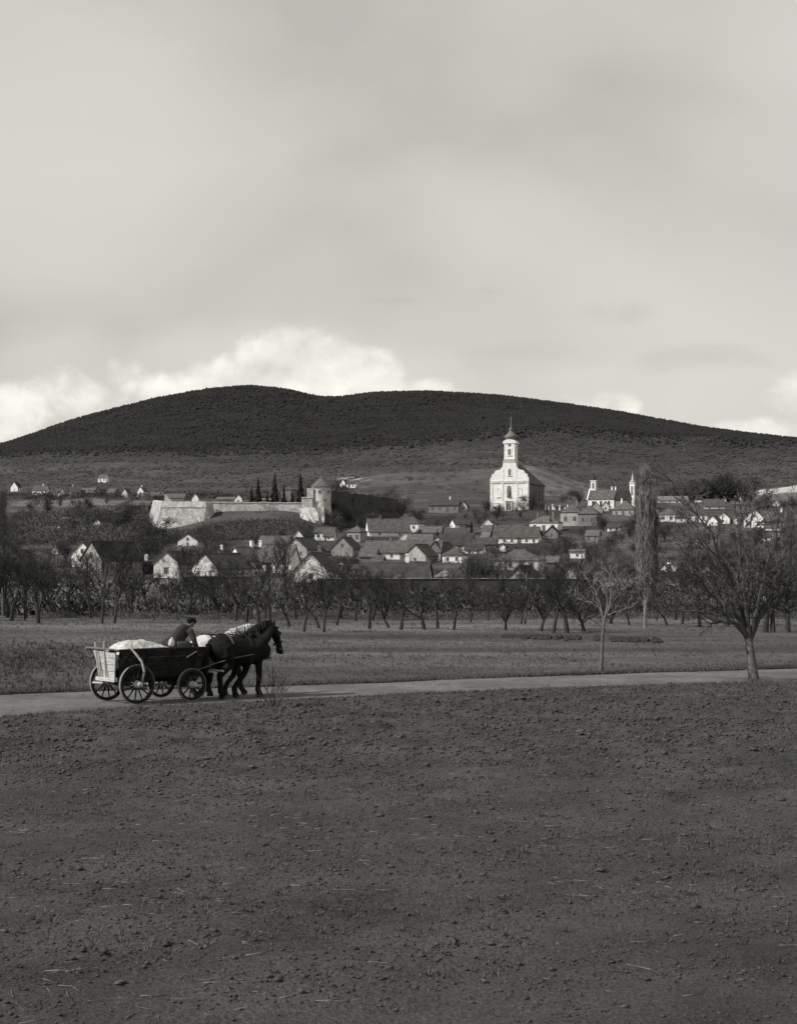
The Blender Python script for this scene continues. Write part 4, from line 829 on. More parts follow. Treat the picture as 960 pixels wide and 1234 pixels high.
MARK = [(-99, 60, 'at the far left of the meadow'), (60, 152, 'before the leftmost white gable'), (152, 214, 'before the grey clipped gable'), (214, 260, 'before the broad pale gable'), (260, 345, 'before the tiled farmhouse'), (345, 395, 'below the round castle tower'),
        (395, 440, 'at the left end of the garden wall'), (440, 530, 'below the longest dark roof'), (530, 600, 'in the middle of the garden wall'), (600, 645, 'below the white church'), (645, 720, 'left of the small roadside tree'), (720, 800, 'near the foot of the poplar'), (800, 880, 'behind the left limbs of the big tree'), (880, 1100, 'at the far right of the meadow')]
cnt = {}
rx_ = random.Random(41)
for px in range(-60, 1020, 19):
    base = rx_.uniform(737, 749); ROW.append((px + rx_.uniform(-9, 9), base, base - rx_.choice((30, 44, 56, 66, 78)) * rx_.uniform(.85, 1.15) * (1.15 if px < 70 or px > 900 else (.75 if 420 < px < 640 else 1)), 1 if rx_.random() < .4 else 0))
for i, (px, base, top, kd) in enumerate(sorted(ROW)):
    d = CH * F / (base - HZ); h = (base - top) * d / F * 1.14; ms = (VARU[i % 3] if kd else VAR[(i * 3 + i // 7) % len(VAR)]); s = h / (5.0 if kd else 4.3)
    mk = [m for a, b, m in MARK if a <= px < b][0]; cnt[mk] = cnt.get(mk, 0) + 1
    plant('orchard_tree', ms, (X_(px, d), d, Z(X_(px, d), d)), rnd.uniform(0, 6.28), s * (1 if kd else rnd.uniform(.88, 1.1)),
          ('slender upright' if kd else 'dark bare') + ' meadow edge tree ' + mk + ', ' + ORD[cnt[mk] - 1] + ' from left', 'tree', 'bare trees along the far edge of the meadow')
# ---- the big bare tree by the road
def limb_tree(name, base, label, trunk, limbs, rad, maxl, seed, rmin, m1, m2, dz, up, split, tubek):
    rnd = random.Random(seed); bx, by = base; d = CH * F / (by - HZ); x0 = X_(bx, d); s = d / F
    o = empty(name, (x0, d, 0), 0, label, 'tree'); pt = lambda px, py, q=0.0: Vector(((px - bx) * s, q, (by - py) * s))
    tb = MB(); P = [pt(px, py) for px, py in trunk]; n = len(P)
    tb.tube([P[0] - Vector((0, 0, .25))] + P, [rad * 1.5] + [rad * (1.22 if i == 0 else 1.0 - .28 * i / (n - 1)) for i in range(n)], 12); tb.obj('trunk', m1, o, True)
    cb = MB(); top = P[-1]
    for li, L in enumerate(limbs):
        yq = rnd.uniform(-1, 1) * dz; pts = [pt(px, py, yq * min(1, (i + 1) / len(L) * 1.1)) for i, (px, py) in enumerate(L)]; st = top if li % 2 == 0 or n < 3 else P[-2].lerp(top, .55)
        pts = [st] + pts
        fine = []
        for i in range(len(pts) - 1):
            for q in range(3):
                v = pts[i].lerp(pts[i + 1], q / 3); fine.append(v + Vector((rnd.gauss(0, .018), rnd.gauss(0, .03), rnd.gauss(0, .018))) * (1 if i + q else 0))
        fine.append(pts[-1]); m = len(fine); r0 = rad * .42; rr = [max(rmin, r0 * (1 - .80 * (i / (m - 1)) ** 1.25)) for i in range(m)]; cb.tube(fine, rr, 6)
        tot = sum((fine[i + 1] - fine[i]).length for i in range(m - 1))
        for i in range(2, m):
            for _ in range((split[2] if (i > m * .45 or i % 2) else 0) if i < m - 1 else 3):
                dd = (fine[i] - fine[i - 1]).normalized(); ax = dd.orthogonal().normalized(); ax.rotate(Matrix.Rotation(rnd.uniform(0, 6.283), 3, dd)); nd = dd.copy(); nd.rotate(Matrix.Rotation(rnd.uniform(.35, .95), 3, ax))
                t = i / m; grow(cb, rnd, fine[i], nd, tot * rnd.uniform(.16, .38) * (1.1 - .40 * t), max(rmin, rr[i] * .5), 1, maxl, tubek, up, split[:2], (.4, .9), (.5, .75), 4, .16, rmin, .2)
    cb.obj('crown', m2, o); return o
limb_tree('roadside_tree', (908, 822), 'large bare spreading tree by the road at right', [(908, 822), (906.5, 805), (904, 785), (901, 768)],
 [[(886, 752), (858, 748), (835, 735), (812, 736), (786, 722)], [(878, 742), (852, 728), (830, 715), (806, 706), (782, 704)], [(888, 745), (866, 728), (846, 706), (832, 690), (822, 668)], [(884, 720), (876, 700), (858, 680), (846, 655), (830, 630)],
  [(895, 735), (886, 700), (872, 672), (862, 640), (838, 610), (816, 578)], [(898, 735), (893, 700), (888, 660), (889, 625), (884, 590)], [(903, 740), (908, 705), (914, 672), (910, 640), (918, 606)], [(908, 745), (916, 712), (922, 680), (932, 650), (936, 622)],
  [(913, 748), (928, 722), (940, 700), (950, 670), (958, 640)], [(918, 742), (940, 725), (952, 712), (978, 702), (1000, 690)], [(910, 750), (930, 735), (945, 730), (970, 726)], [(898, 752), (880, 735), (862, 705), (852, 690)], [(900, 745), (898, 715), (902, 690), (898, 660), (904, 640)]],
 .155, 4, 21, .0085, M_bark2, M_twig2, 1.5, .16, (2, 4, 1), (5, 4, 3, 3))
limb_tree('young_roadside_tree', (724, 812), 'small slender bare tree beside the road, right of centre', [(724, 812), (725, 790), (726, 765), (728, 744)],
 [[(722, 732), (710, 725), (698, 722), (690, 718)], [(724, 728), (716, 712), (708, 700)], [(733, 730), (737, 718), (736, 700), (734, 690)], [(737, 728), (748, 714), (758, 706), (770, 694)], [(738, 738), (752, 734), (766, 726)], [(731, 722), (728, 708), (724, 698)]],
 .062, 3, 33, .0075, M_bark2, M_twig3, .7, .25, (1, 3, 1), (5, 4, 3, 3))
# ---- roadside sapling stems in front of the horses
sp = g0(332, 857); so = empty('sapling_bush', (sp[0], sp[1], .03), 0, 'leafless shrub of thin shoots at the road edge before the horses', 'shrub')
rnd = random.Random(12)
for (tx, ty) in ((-22, -42), (-14, -30), (-9, -52), (-4, -58), (1, -50), (5, -60), (8, -46), (13, -40), (20, -52), (26, -40), (-26, -20), (16, -28), (3, -36)):
    s_ = sp[1] / F; mb = MB(); q = rnd.uniform(-.25, .25); e = Vector((tx * s_, q, -ty * s_)); b = Vector((tx * .12 * s_, q * .2, -.05)); mid = b.lerp(e, .5) + Vector((-tx * .10 * s_, 0, .06)); pts = [b, b.lerp(mid, .5), mid, mid.lerp(e, .5) + Vector((rnd.gauss(0, .02), 0, 0)), e]
    mb.tube(pts, [.014, .012, .010, .008, .005], 5)
    for j in (2, 3):
        for _ in range(2): dv = Vector((rnd.gauss(0, .4), rnd.gauss(0, .4), 1)).normalized(); mb.tube([pts[j], pts[j] + dv * .12, pts[j] + dv * .26 + Vector((0, 0, .03))], [.007, .006, .004], 4)
    mb.obj('shoot', M_bark2 if tx > 0 else M_twig, so)
# ---- poplars
def poplar_meshes(seed, h, wd, n, m1, m2, rmin=.02):
    rnd = random.Random(seed); tb = MB(); tb.tube([(0, 0, -.3), (0, 0, 0), (wd * .04, 0, h * .35), (-wd * .03, 0, h * .7), (0, 0, h * .97)], [wd * .13, wd * .10, wd * .07, wd * .045, .02], 7); cb = MB()
    for i in range(n):
        t = rnd.random() ** .8; z = h * (.10 + .82 * t); a = rnd.uniform(0, 6.283); L = h * rnd.uniform(.07, .20) * (1.15 - .75 * t); env = wd / 2 * min(1, .45 + (z / h) * 2.4) * min(1, (1.12 - z / h) * 1.9)
        r = env * rnd.uniform(.35, 1.0); p = Vector((0, 0, z)); e = Vector((math.cos(a) * r, math.sin(a) * r, z + L)); m_ = p.lerp(e, .45) + Vector((math.cos(a) * r * .32, math.sin(a) * r * .32, -.04 * L))
        if e.z > h * 1.01: e.z = h * rnd.uniform(.96, 1.02)
        cb.tube([p, m_, e], [rmin * 1.9, rmin * 1.3, rmin * .6], 3, False)
        for _ in range(3):
            b = m_.lerp(e, rnd.random()); cb.tube([b, b + Vector((rnd.gauss(0, .12), rnd.gauss(0, .12), rnd.uniform(.3, .7) * h / 9))], [rmin * .8, rmin * .5], 3, False)
    return tb.mesh('trunk', m1), cb.mesh('crown', m2)
def poplar(px, base, top, wpx, n, seed, label, m=M_poplar, d=None):
    p = at(px, base, d); s = p.y / F; h = (base - top) * s; return plant('poplar_tree', poplar_meshes(seed, h, wpx * s, n, m, m, max(.014, .10 * s)), p, rnd.uniform(0, 6), 1, label, 'tree', 'columnar poplars')
poplar(777, 757, 562, 25, 420, 1, 'tallest leafless poplar column standing right of the chapel towers')
poplar(4, 742, 588, 20, 190, 2, 'pale leafless poplar at the very left edge', M_scrub2)
poplar(951, 735, 612, 22, 300, 3, 'faint wide poplar at the right edge behind the big tree', M_scrub2)
poplar(786, 745, 600, 18, 300, 9, 'shorter dark poplar half hidden behind the tallest poplar', M_scrub)
for i, (px, b, t_, wd) in enumerate(((677, 706, 652, 9), (655, 712, 655, 7), (743, 704, 648, 8), (716, 704, 650, 8), (663, 640, 622, 5))):
    poplar(px, b, t_, wd, 90, 20 + i, ['thin pale poplar just left of the white box shed', 'thin poplar over the hipped house right corner', 'thin pale poplar nearest left of the tallest poplar', 'thin poplar halfway between white box shed and tallest poplar', 'stubby poplar before the white house with two chimneys'][i], M_scrub2)
# ---- conifers by the castle and in the village
def conifer_mesh(seed):
    rnd = random.Random(seed); mb = MB(); tb = MB().tube([(0, 0, -.5), (0, 0, .6), (0, 0, 10)], [.3, .25, .05], 6).mesh('trunk', M_bark)
    for i in range(26):
        z = 1.0 + 9.0 * i / 26; r = 2.3 * (1 - (z - .6) / 9.9) * rnd.uniform(.75, 1.15) + .12
        for j in range(7):
            a = 6.283 * (j + rnd.random() * .7) / 7; q = r * rnd.uniform(.6, 1.1); dx, dy = math.cos(a), math.sin(a); w_ = .42 * r + .1
            b = Vector((dx * q, dy * q, z - .35 * q)); c = Vector((dx * q * .45, dy * q * .45, z + .22)); pr = Vector((-dy, dx, 0)) * w_ * .5
            mb.add([(0, 0, z + .1), c + pr, b + pr * .3, b - pr * .3, c - pr, (dx * q * .5, dy * q * .5, z - .4)], [(0, 1, 4), (1, 2, 3, 4), (0, 5, 1), (1, 5, 2), (4, 3, 5), (0, 4, 5), (2, 5, 3)])
    return tb, mb.mesh('crown', M_conifer)
CON = [conifer_mesh(i) for i in range(4)]
for i, (px, b, t_, nm) in enumerate(((311, 607, 575, 'leftmost of the tall conifers behind the castle wall'), (331, 607, 570, 'tall pointed conifer above the castle wall middle, second from left'), (342, 607, 583, 'short conifer beside the tall pointed one over the wall'), (362, 606, 568, 'tallest conifer directly left of the round tower'), (372, 606, 580, 'dark conifer touching the left of the tower'),
        (393, 600, 567, 'thin conifer tip behind the tower roof'), (404, 602, 571, 'broad conifer right of the tower roof'), (303, 607, 586, 'low conifer at left end of the conifer group'), (322, 607, 590, 'low conifer between the two left tall ones'), (352, 607, 588, 'conifer in front of the grey two storey house'), (568, 650, 627, 'small lone conifer in the village left below the church'), (527, 655, 638, 'small dark conifer right of the hipped white ended house'), (570, 660, 648, 'small conifer below the lone village conifer'), (408, 668, 655, 'little conifer beside the grey windowed gable'), (392, 655, 643, 'little conifer beside the hut under the rock'), (594, 650, 632, 'thin conifer beside the bright triangular gable'))):
    p = at(px, b, 690 if b in (606, 607) else (700 if b in (600, 602) else None)); h = (b - t_) * p.y / F
    o = plant('conifer_tree', CON[i % 4], p, rnd.uniform(0, 6), h / 10.0, nm + ('' if len(nm.split()) > 3 else ' dark'), 'tree', 'dark conifers'); o.scale = (h / 10 * .85, h / 10 * .85, h / 10)
# ---- dark grove on the far right hill, hedgerow trees in the middle distance
def puff_mesh(seed, n, h, w_, m, sz, zb=.12):
    rnd = random.Random(seed); mb = MB()
    cl = [(rnd.gauss(0, .30), rnd.gauss(0, .30), rnd.uniform(.25, .95)) for _ in range(7)]
    for i in range(n):
        c = cl[i % 7] if rnd.random() < .75 else (0, 0, .5); x, y, z = [c[j] + rnd.gauss(0, .17 if j < 2 else .13) for j in range(3)]; z = min(max(z, zb), 1.05)
        p = Vector((x * w_, y * w_, z * h)); a = Vector((rnd.gauss(0, 1), rnd.gauss(0, 1), rnd.gauss(0, 1) + .9)).normalized() * sz * rnd.uniform(.6, 1.6); b = a.orthogonal().normalized() * sz * rnd.uniform(.10, .24)
        c_ = a.cross(b).normalized() * b.length; mb.add([p - a + b, p - a - b * .6 + c_, p - a - b * .6 - c_, p + a], [(0, 1, 2), (0, 3, 1), (1, 3, 2), (2, 3, 0)])
    for i in range(9):
        e = cl[i % 7]; mb.tube([(rnd.gauss(0, .02), rnd.gauss(0, .02), -.1), (e[0] * w_ * .4, e[1] * w_ * .4, e[2] * h * .45), (e[0] * w_, e[1] * w_, e[2] * h)], [h * .016, h * .010, h * .004], 4, False)
    return mb.mesh('crown', m)
FAR = [puff_mesh(300 + i, 520, 9, 7.5, M_scrub, .55) for i in range(5)]; FARD = [puff_mesh(330 + i, 620, 9, 7.5, M_twig, .6) for i in range(4)]
TRK = MB().tube([(0, 0, -.5), (0, 0, .5), (.1, 0, 3.2)], [.32, .26, .12], 6).mesh('trunk', M_bark)
def bush(px, base, top, ms, label, group, d=None, sw=1.0, cat='tree'):
    p = at(px, base, d); h = (base - top) * p.y / F; o = plant('bare_tree', (TRK, ms), p, rnd.uniform(0, 6), 1, label, cat, group); o.scale = (h / 9 * sw, h / 9 * sw, h / 9); return o
for i, (px, b, t_) in enumerate(((836, 603, 578), (848, 604, 580), (858, 603, 576), (868, 604, 572), (878, 602, 570), (888, 600, 569), (897, 602, 574), (905, 603, 580), (815, 606, 588), (826, 605, 584), (800, 606, 592), (915, 612, 597), (925, 615, 600), (945, 615, 602), (955, 614, 598))):
    bush(px, b, t_, FARD[i % 4], 'dark grove tree under the right hill, ' + ORD[i if i < 20 else 19] + ' counted through the grove from its left' if False else 'dark bare tree of the far right grove, ' + ORD[[q[0] for q in sorted(((836, 0), (848, 1), (858, 2), (868, 3), (878, 4), (888, 5), (897, 6), (905, 7), (815, 8), (826, 9), (800, 10), (915, 11), (925, 12), (945, 13), (955, 14)))].index(px)] + ' from left', 'dark trees of the far right grove', 1100 if b < 607 else 800)
# village trees, each named by the nearest house
HL = [(h[1], h[2] - 6, h[0]) for h in HOUSES]
VT = []
rv = random.Random(77)
for (x0, x1, y0, y1, n, hp) in ((0, 190, 616, 650, 34, (12, 24)), (60, 200, 596, 612, 10, (6, 11)), (400, 484, 606, 640, 24, (10, 22)), (480, 600, 612, 650, 22, (9, 18)), (600, 660, 612, 626, 9, (7, 13)), (640, 770, 636, 700, 46, (10, 24)), (720, 960, 634, 700, 62, (10, 22)), (300, 640, 642, 700, 80, (8, 15)), (700, 790, 610, 640, 14, (8, 15)), (0, 300, 655, 700, 26, (16, 30)), (250, 420, 596, 606, 8, (6, 10)), (640, 700, 600, 614, 7, (8, 15))):
    for _ in range(n): VT.append((rv.uniform(x0, x1), rv.uniform(y0, y1), rv.uniform(*hp)))
for (px, b, h) in ((585, 618, 14), (590, 616, 10), (600, 617, 9), (606, 617, 8), (622, 617, 8), (632, 617, 7), (641, 616, 20), (652, 616, 12), (585, 706, 34), (572, 706, 36), (560, 704, 30), (597, 706, 36), (655, 706, 32), (668, 705, 22), (700, 645, 24), (402, 628, 26), (411, 631, 22), (419, 629, 27), (431, 626, 20), (449, 622, 22), (459, 622, 27), (469, 620, 24), (478, 619, 22), (486, 618, 18), (396, 632, 20), (425, 622, 24)): VT.append((px, b, h))
def clear(px, b, h):
    for (hx, hb, wpx, hw, hr) in [(q[1], q[2], q[3], q[4], q[5]) for q in HOUSES]:
        if abs(px - hx) < wpx * .5 + 2 and b > hb - 1 and b - h < hb - 2: return False
    return True
seen = {}; k = 0
MULT = {}
for (px, b, h) in sorted(VT):
    if not clear(px, b, h) and not (394 < px < 487 and b < 633 and h > 17): h *= .45
    if not clear(px, b, h) and not (394 < px < 487 and b < 633 and h > 17): continue
    hn = min(HL, key=lambda q: (q[0] - px) ** 2 + (q[1] - b) ** 2); MULT.setdefault(hn, []).append((px, b, h))
for hn, L in MULT.items():
    short = ' '.join(hn[2].replace(',', '').split()[:8])
    for j, (px, b, h) in enumerate(L):
        side = 'left of' if px < hn[0] else 'right of'
        lab = ('bare tree ' + side + ' the ' + short) if len(L) == 1 else 'bare tree, ' + ORD[j] + ' from left, around the ' + short
        bush(px, b, b - h, (FARD if (j + int(px)) % 3 == 0 else FAR)[int(px) % 4], ' '.join(lab.split()[:16]), 'bare trees among the village gardens')
# scrub on the castle hill and gardens, and the brush behind the meadow trees: nobody could count it
SB = []; SF = []
rq = random.Random(3)
for j in range(46):
    p = Vector((rq.gauss(0, .42), rq.gauss(0, .42), abs(rq.gauss(.30, .26)))); a = Vector((rq.gauss(0, .8), rq.gauss(0, .8), 1)).normalized() * rq.uniform(.09, .24); b = a.orthogonal().normalized() * .022; b.rotate(Matrix.Rotation(rq.uniform(0, 6.28), 3, a)); o_ = len(SB)
    b2 = a.cross(b).normalized() * .022; SB += [p - a + b, p - a - b * .5 + b2, p - a - b * .5 - b2, p + a]; SF += [(o_, o_ + 1, o_ + 3), (o_ + 1, o_ + 2, o_ + 3), (o_ + 2, o_, o_ + 3)]
SB = np.array([tuple(v) for v in SB]); SF = np.array(SF)
SB2 = []; SF2 = []
for j in range(110):
    p = Vector((rq.gauss(0, .42), rq.gauss(0, .42), abs(rq.gauss(.34, .28)))); a = Vector((rq.gauss(0, .7), rq.gauss(0, .7), 1)).normalized() * rq.uniform(.07, .22); b = a.orthogonal().normalized() * .009; b.rotate(Matrix.Rotation(rq.uniform(0, 6.28), 3, a)); o_ = len(SB2)
    b2 = a.cross(b).normalized() * .009; SB2 += [p - a + b, p - a - b * .5 + b2, p - a - b * .5 - b2, p + a]; SF2 += [(o_, o_ + 1, o_ + 3), (o_ + 1, o_ + 2, o_ + 3), (o_ + 2, o_, o_ + 3)]
SB2 = np.array([tuple(v) for v in SB2]); SF2 = np.array(SF2)
def scrub(name, n, dr, ur, size, m, thr, keep=None, seed=0):
    D_ = dr[0] + (dr[1] - dr[0]) * rg.random(n); U_ = rg.uniform(ur[0], ur[1], n); X = (U_ - CX) / F * D_; ok = fbm(X / 14, D_ / 18, 3, 200 + seed) > thr
    if keep is not None: ok &= keep(U_, D_)
    X, D_ = X[ok], D_[ok]; S = rg.uniform(*size, len(X)); return scatter(name, np.stack([X, D_, zt(X, D_)], -1), S, *((SB2, SF2) if dr[1] < 175 else (SB, SF)), m, .15)
scrub('castle_hill_scrub', 2600, (560, 618), (185, 372), (1.2, 2.6), M_scrub, .28)
scrub('hedgerow_brush', 2600, (560, 800), (-60, 192), (1.5, 4.2), M_scrub, .44)
scrub('garden_scrub', 4200, (300, 760), (-80, 1040), (.8, 2.4), M_scrub, .50)
scrub('hillside_brush', 700, (1060, 1400), (380, 735), (1.2, 3.5), M_vine, .56)
scrub('village_edge_brush', 900, (1130, 1320), (-60, 420), (2, 6), M_twig, .50)
scrub('meadow_edge_brush', 1900, (122, 150), (-80, 345), (.7, 2.0), M_scrub2, .36, None, 5)
scrub('meadow_edge_thicket', 1300, (124, 165), (-80, 380), (.8, 2.0), M_scrub, .44, None, 6)
scrub('wall_foot_brush', 1300, (120, 133), (380, 1040), (.5, 1.7), M_scrub, .40)
scrub('right_thicket', 1300, (124, 170), (640, 1050), (.8, 2.1), M_scrub2, .44, None, 9)
scrub('orchard_floor_brush', 700, (112, 124), (-60, 1040), (.25, .7), M_grass, .46)
# ---------------------------------------------------------------- farm wagon
HD = R(39); hv = Vector((math.cos(HD), math.sin(HD))); lv = Vector((-math.sin(HD), math.cos(HD)))
rc = Vector(g0(165, 851)); WO = rc + lv * .775
wg = empty('farm_wagon', (WO.x, WO.y, .045), HD, 'old wooden farm wagon heaped with a pale load on the dirt road', 'wagon')
TYRE = {}
def wheel(x, y, r):
    key = round(r, 3)
    if key not in TYRE:
        rim = MB(); n = 32
        def ring(mb, r0, r1, w_):
            V = []
            for i in range(n):
                a = 6.2832 * i / n; c, s = math.cos(a), math.sin(a); V += [(c * r0, -w_ / 2, s * r0), (c * r1, -w_ / 2, s * r1), (c * r1, w_ / 2, s * r1), (c * r0, w_ / 2, s * r0)]
            mb.add(V, [(4 * i + j, 4 * i + (j + 1) % 4, 4 * ((i + 1) % n) + (j + 1) % 4, 4 * ((i + 1) % n) + j) for i in range(n) for j in range(4)])
        ring(rim, r - .085, r - .012, .065); ty = MB(); ring(ty, r - .013, r, .075)
        hub = MB(); pr = [(.055, -.21), (.062, -.20), (.075, -.12), (.10, -.05), (.10, .05), (.08, .12), (.06, .16)]; o = len(hub.v); kk = 14
        for q, z in pr:
            for j in range(kk): a = 6.2832 * j / kk; hub.v.append((q * math.cos(a), z, q * math.sin(a)))
        hub.f += [(i * kk + j, (i + 1) * kk + j, (i + 1) * kk + (j + 1) % kk, i * kk + (j + 1) % kk) for i in range(len(pr) - 1) for j in range(kk)] + [tuple(range(kk)), tuple(range(len(pr) * kk - 1, (len(pr) - 1) * kk - 1, -1))]
        sp = MB().tube([(0, 0, .07), (0, 0, r * .5), (0, 0, r - .07)], [(.030, .024), (.024, .02), (.02, .018)], 6)
        TYRE[key] = (rim.mesh('rim', M_dkwood), ty.mesh('tyre', M_iron), hub.mesh('hub', M_palewood, True), sp.mesh('spoke', M_dkwood))
    rm, ty, hb, sp = TYRE[key]
    o = put('wheel', rm, wg, (x, y, r), 0 if y < 0 else math.pi); put('tyre', ty, o, (0, 0, 0)); put('hub', hb, o, (0, 0, 0))
    for i in range(12 if r > .45 else 10): s = put('spoke', sp, o, (0, 0, 0)); s.rotation_euler = (0, 6.2832 * (i + .3) / (12 if r > .45 else 10), 0)
for x, r in ((0, .51), (1.64, .43)):
    for y in (-.775, .775): wheel(x, y, r)
MB().box((0, 0, .51), (.13, 1.42, .14)).box((0, 0, .64), (.14, 1.0, .12)).obj('axle', M_dkwood, wg); MB().box((1.64, 0, .43), (.12, 1.42, .12)).box((1.64, 0, .6), (.16, 1.0, .2)).obj('axle', M_dkwood, wg)
MB().box((.8, 0, .55), (1.9, .12, .12)).obj('reach_pole', M_dkwood, wg)
z0, z1, yb, yt, xb, xf = .66, 1.36, .36, .60, -.42, 2.12
nb = 4
def side_pt(y_s, t, off=0): return (y_s * (yb + (yt - yb) * t + off), z0 + (z1 - z0) * t)
for y_s in (-1, 1):
    for i in range(nb):
        a, b = i / nb + .008, (i + 1) / nb - .008; mb = MB(); P = []
        for x in (xb + .10 - .12 * a, xf): 
            for t_, th in ((a, 0), (b, 0), (b, .028), (a, .028)): y, z = side_pt(y_s, t_, th); P.append((x + (.05 * t_ if x > 0 else 0), y, z))
        mb.add(P, [(0, 1, 2, 3), (7, 6, 5, 4), (0, 4, 5, 1), (1, 5, 6, 2), (2, 6, 7, 3), (3, 7, 4, 0)]); mb.obj('side_plank', M_dkwood, wg)
    y, z = side_pt(y_s, 1, .03); MB().tube([(xb - .30, y, z + .02), (.8, y, z + .035), (xf + .12, y, z + .02)], [.034, .038, .032], 8).obj('top_rail', M_midwood if y_s > 0 else M_dkwood, wg)
    for x in (.42, 1.2, 1.9):
        p0, p1 = side_pt(y_s, -.05, .06), side_pt(y_s, 1.08, .055); MB().tube([(x, p0[0], p0[1]), (x, p1[0], p1[1])], [.026, .022], 6).obj('side_stake', M_dkwood, wg)
for i in range(5): MB().box(((xb + xf) / 2, -yb + (i + .5) * 2 * yb / 5, z0 - .02), (xf - xb - .1, 2 * yb / 5 - .012, .032)).obj('floor_plank', M_dkwood, wg)
def end_board(x, a, b, m, tilt):
    P = []
    for xx in (x, x + .03):
        for t_ in (a, b):
            for s_ in (-1, 1): y, z = side_pt(s_, t_, -.012); P.append((xx - tilt * t_, y, z))
    o = MB(); o.add(P, [(0, 1, 3, 2), (4, 6, 7, 5), (0, 4, 5, 1), (2, 3, 7, 6), (0, 2, 6, 4), (1, 5, 7, 3)]); o.obj('tail_plank' if x < 0 else 'front_plank', m, wg)
for i in range(4): end_board(xb, i / 4 + .008, (i + 1) / 4 - .008, M_wood, .10)
for i in range(4): end_board(xf - .05, i / 4 + .008, (i + 1) / 4 - .008, M_dkwood, -.06)
MB().box((xb - .03, 0, z0 - .035), (.10, .98, .10)).obj('tail_sill', M_wood, wg)
MB().tube([(xb - .15, -.86, z1 + .04), (xb - .14, 0, z1 + .05), (xb - .13, .92, z1 + .06)], [.026, .032, .026], 8).obj('tail_rail', M_midwood, wg)
for y, h in ((.42, .22), (-.02, .24), (.30, -.02)): MB().tube([(xb - .05, y * .75, z0 - .05), (xb - .10, y, z1 - .1), (xb - .12, y * 1.05, z1 + h)], [.022, .028, .022], 7).obj('tail_stake', M_palewood, wg)
MB().tube([(xb - .06, .66, .50), (xb - .08, .1, .52)], [.03, .028], 7).obj('tail_bar', M_palewood, wg)
# curved outrigger from the near rear hub to the top rail
for y_s, m in ((-1, M_palewood), (1, M_midwood)):
    MB().tube([(.10, y_s * .86, .58), (.14, y_s * .90, .85), (.08, y_s * .88, 1.10), (-.05, y_s * .76, 1.32), (-.10, y_s * .68, 1.42), (-.12, y_s * .66, 1.62)], [.030, .032, .034, .032, .028, .018], 8).obj('outrigger', m, wg, True)
MB().tube([(1.56, -.64, 1.14), (1.88, -.64, 1.30)], [.016, .018], 6).obj('brake_handle', M_palewood, wg)
MB().tube([(1.64, 0, .5), (2.4, 0, .62), (3.4, 0, .86), (4.7, 0, 1.0)], [.05, .046, .042, .034], 8).obj('draught_pole', M_midwood, wg)
MB().tube([(2.45, -.62, .72), (2.45, .62, .72)], [.034, .034], 7).obj('splinter_bar', M_palewood, wg)
for y in (-.45, .45): MB().tube([(2.62, y - .33, .75), (2.62, y + .33, .75)], [.026, .026], 7).obj('swingletree', M_palewood, wg)
# sacking that hangs over the near rear corner
sk = MB(); rr = random.Random(6); nx, nz = 7, 7; V = []
for i in range(nx):
    for j in range(nz): t_ = j / (nz - 1); y, z = side_pt(-1, 1.04 - t_ * .62, .05 + .03 * math.sin(i * 2.1 + j) + rr.uniform(0, .015)); V.append((xb + .02 + i * .085 + .03 * math.sin(j * 1.3), y, z))
n0 = len(V); V += [(x, y + .012, z) for x, y, z in V]; q = [(i * nz + j, i * nz + j + 1, (i + 1) * nz + j + 1, (i + 1) * nz + j) for i in range(nx - 1) for j in range(nz - 1)]
sk.add(V, q + [tuple(k + n0 for k in f[::-1]) for f in q]); o = sk.obj('sacking', M_leather); o.location = wg.location; o.rotation_euler = (0, 0, HD); tag(o, 'dark sacking hanging over the near rear corner of the wagon', 'cloth')
# the load
ld = MB(); nx, ny = 44, 26; V = []
for i in range(nx):
    for j in range(ny):
        u_, v_ = i / (nx - 1), j / (ny - 1) * 2 - 1; x = xb + .03 + (1.86 + .3) * u_; y = v_ * (yt - .03)
        pr = (1 - abs(v_) ** 2.6) * min(1, (u_ * 6) ** .7) * min(1, (1 - u_) * 1.7 + .10)
        z = z1 - .10 + .11 * pr + .23 * pr * (.75 + .25 * math.sin(u_ * 3.1)) + float(fbm(np.array(u_ * 9), np.array(v_ * 4 + 9), 5, 3) - .5) * .17 * pr; V.append((x, y, z))
n0 = len(V); V += [(x, y * .7, z1 - .45) for x, y, z in V]; q = [(i * ny + j, (i + 1) * ny + j, (i + 1) * ny + j + 1, i * ny + j + 1) for i in range(nx - 1) for j in range(ny - 1)]
bd = [i * ny for i in range(nx)] + [(nx - 1) * ny + j for j in range(1, ny)] + [i * ny + ny - 1 for i in range(nx - 2, -1, -1)] + [j for j in range(ny - 2, 0, -1)]
ld.add(V, q + [tuple(k + n0 for k in f[::-1]) for f in q] + [(bd[i], bd[i] + n0, bd[(i + 1) % len(bd)] + n0, bd[(i + 1) % len(bd)]) for i in range(len(bd))])
o = ld.obj('load_heap', M_load, None, True); o.location = wg.location; o.rotation_euler = (0, 0, HD); tag(o, 'pale heaped load filling the farm wagon to above its rim', 'load')

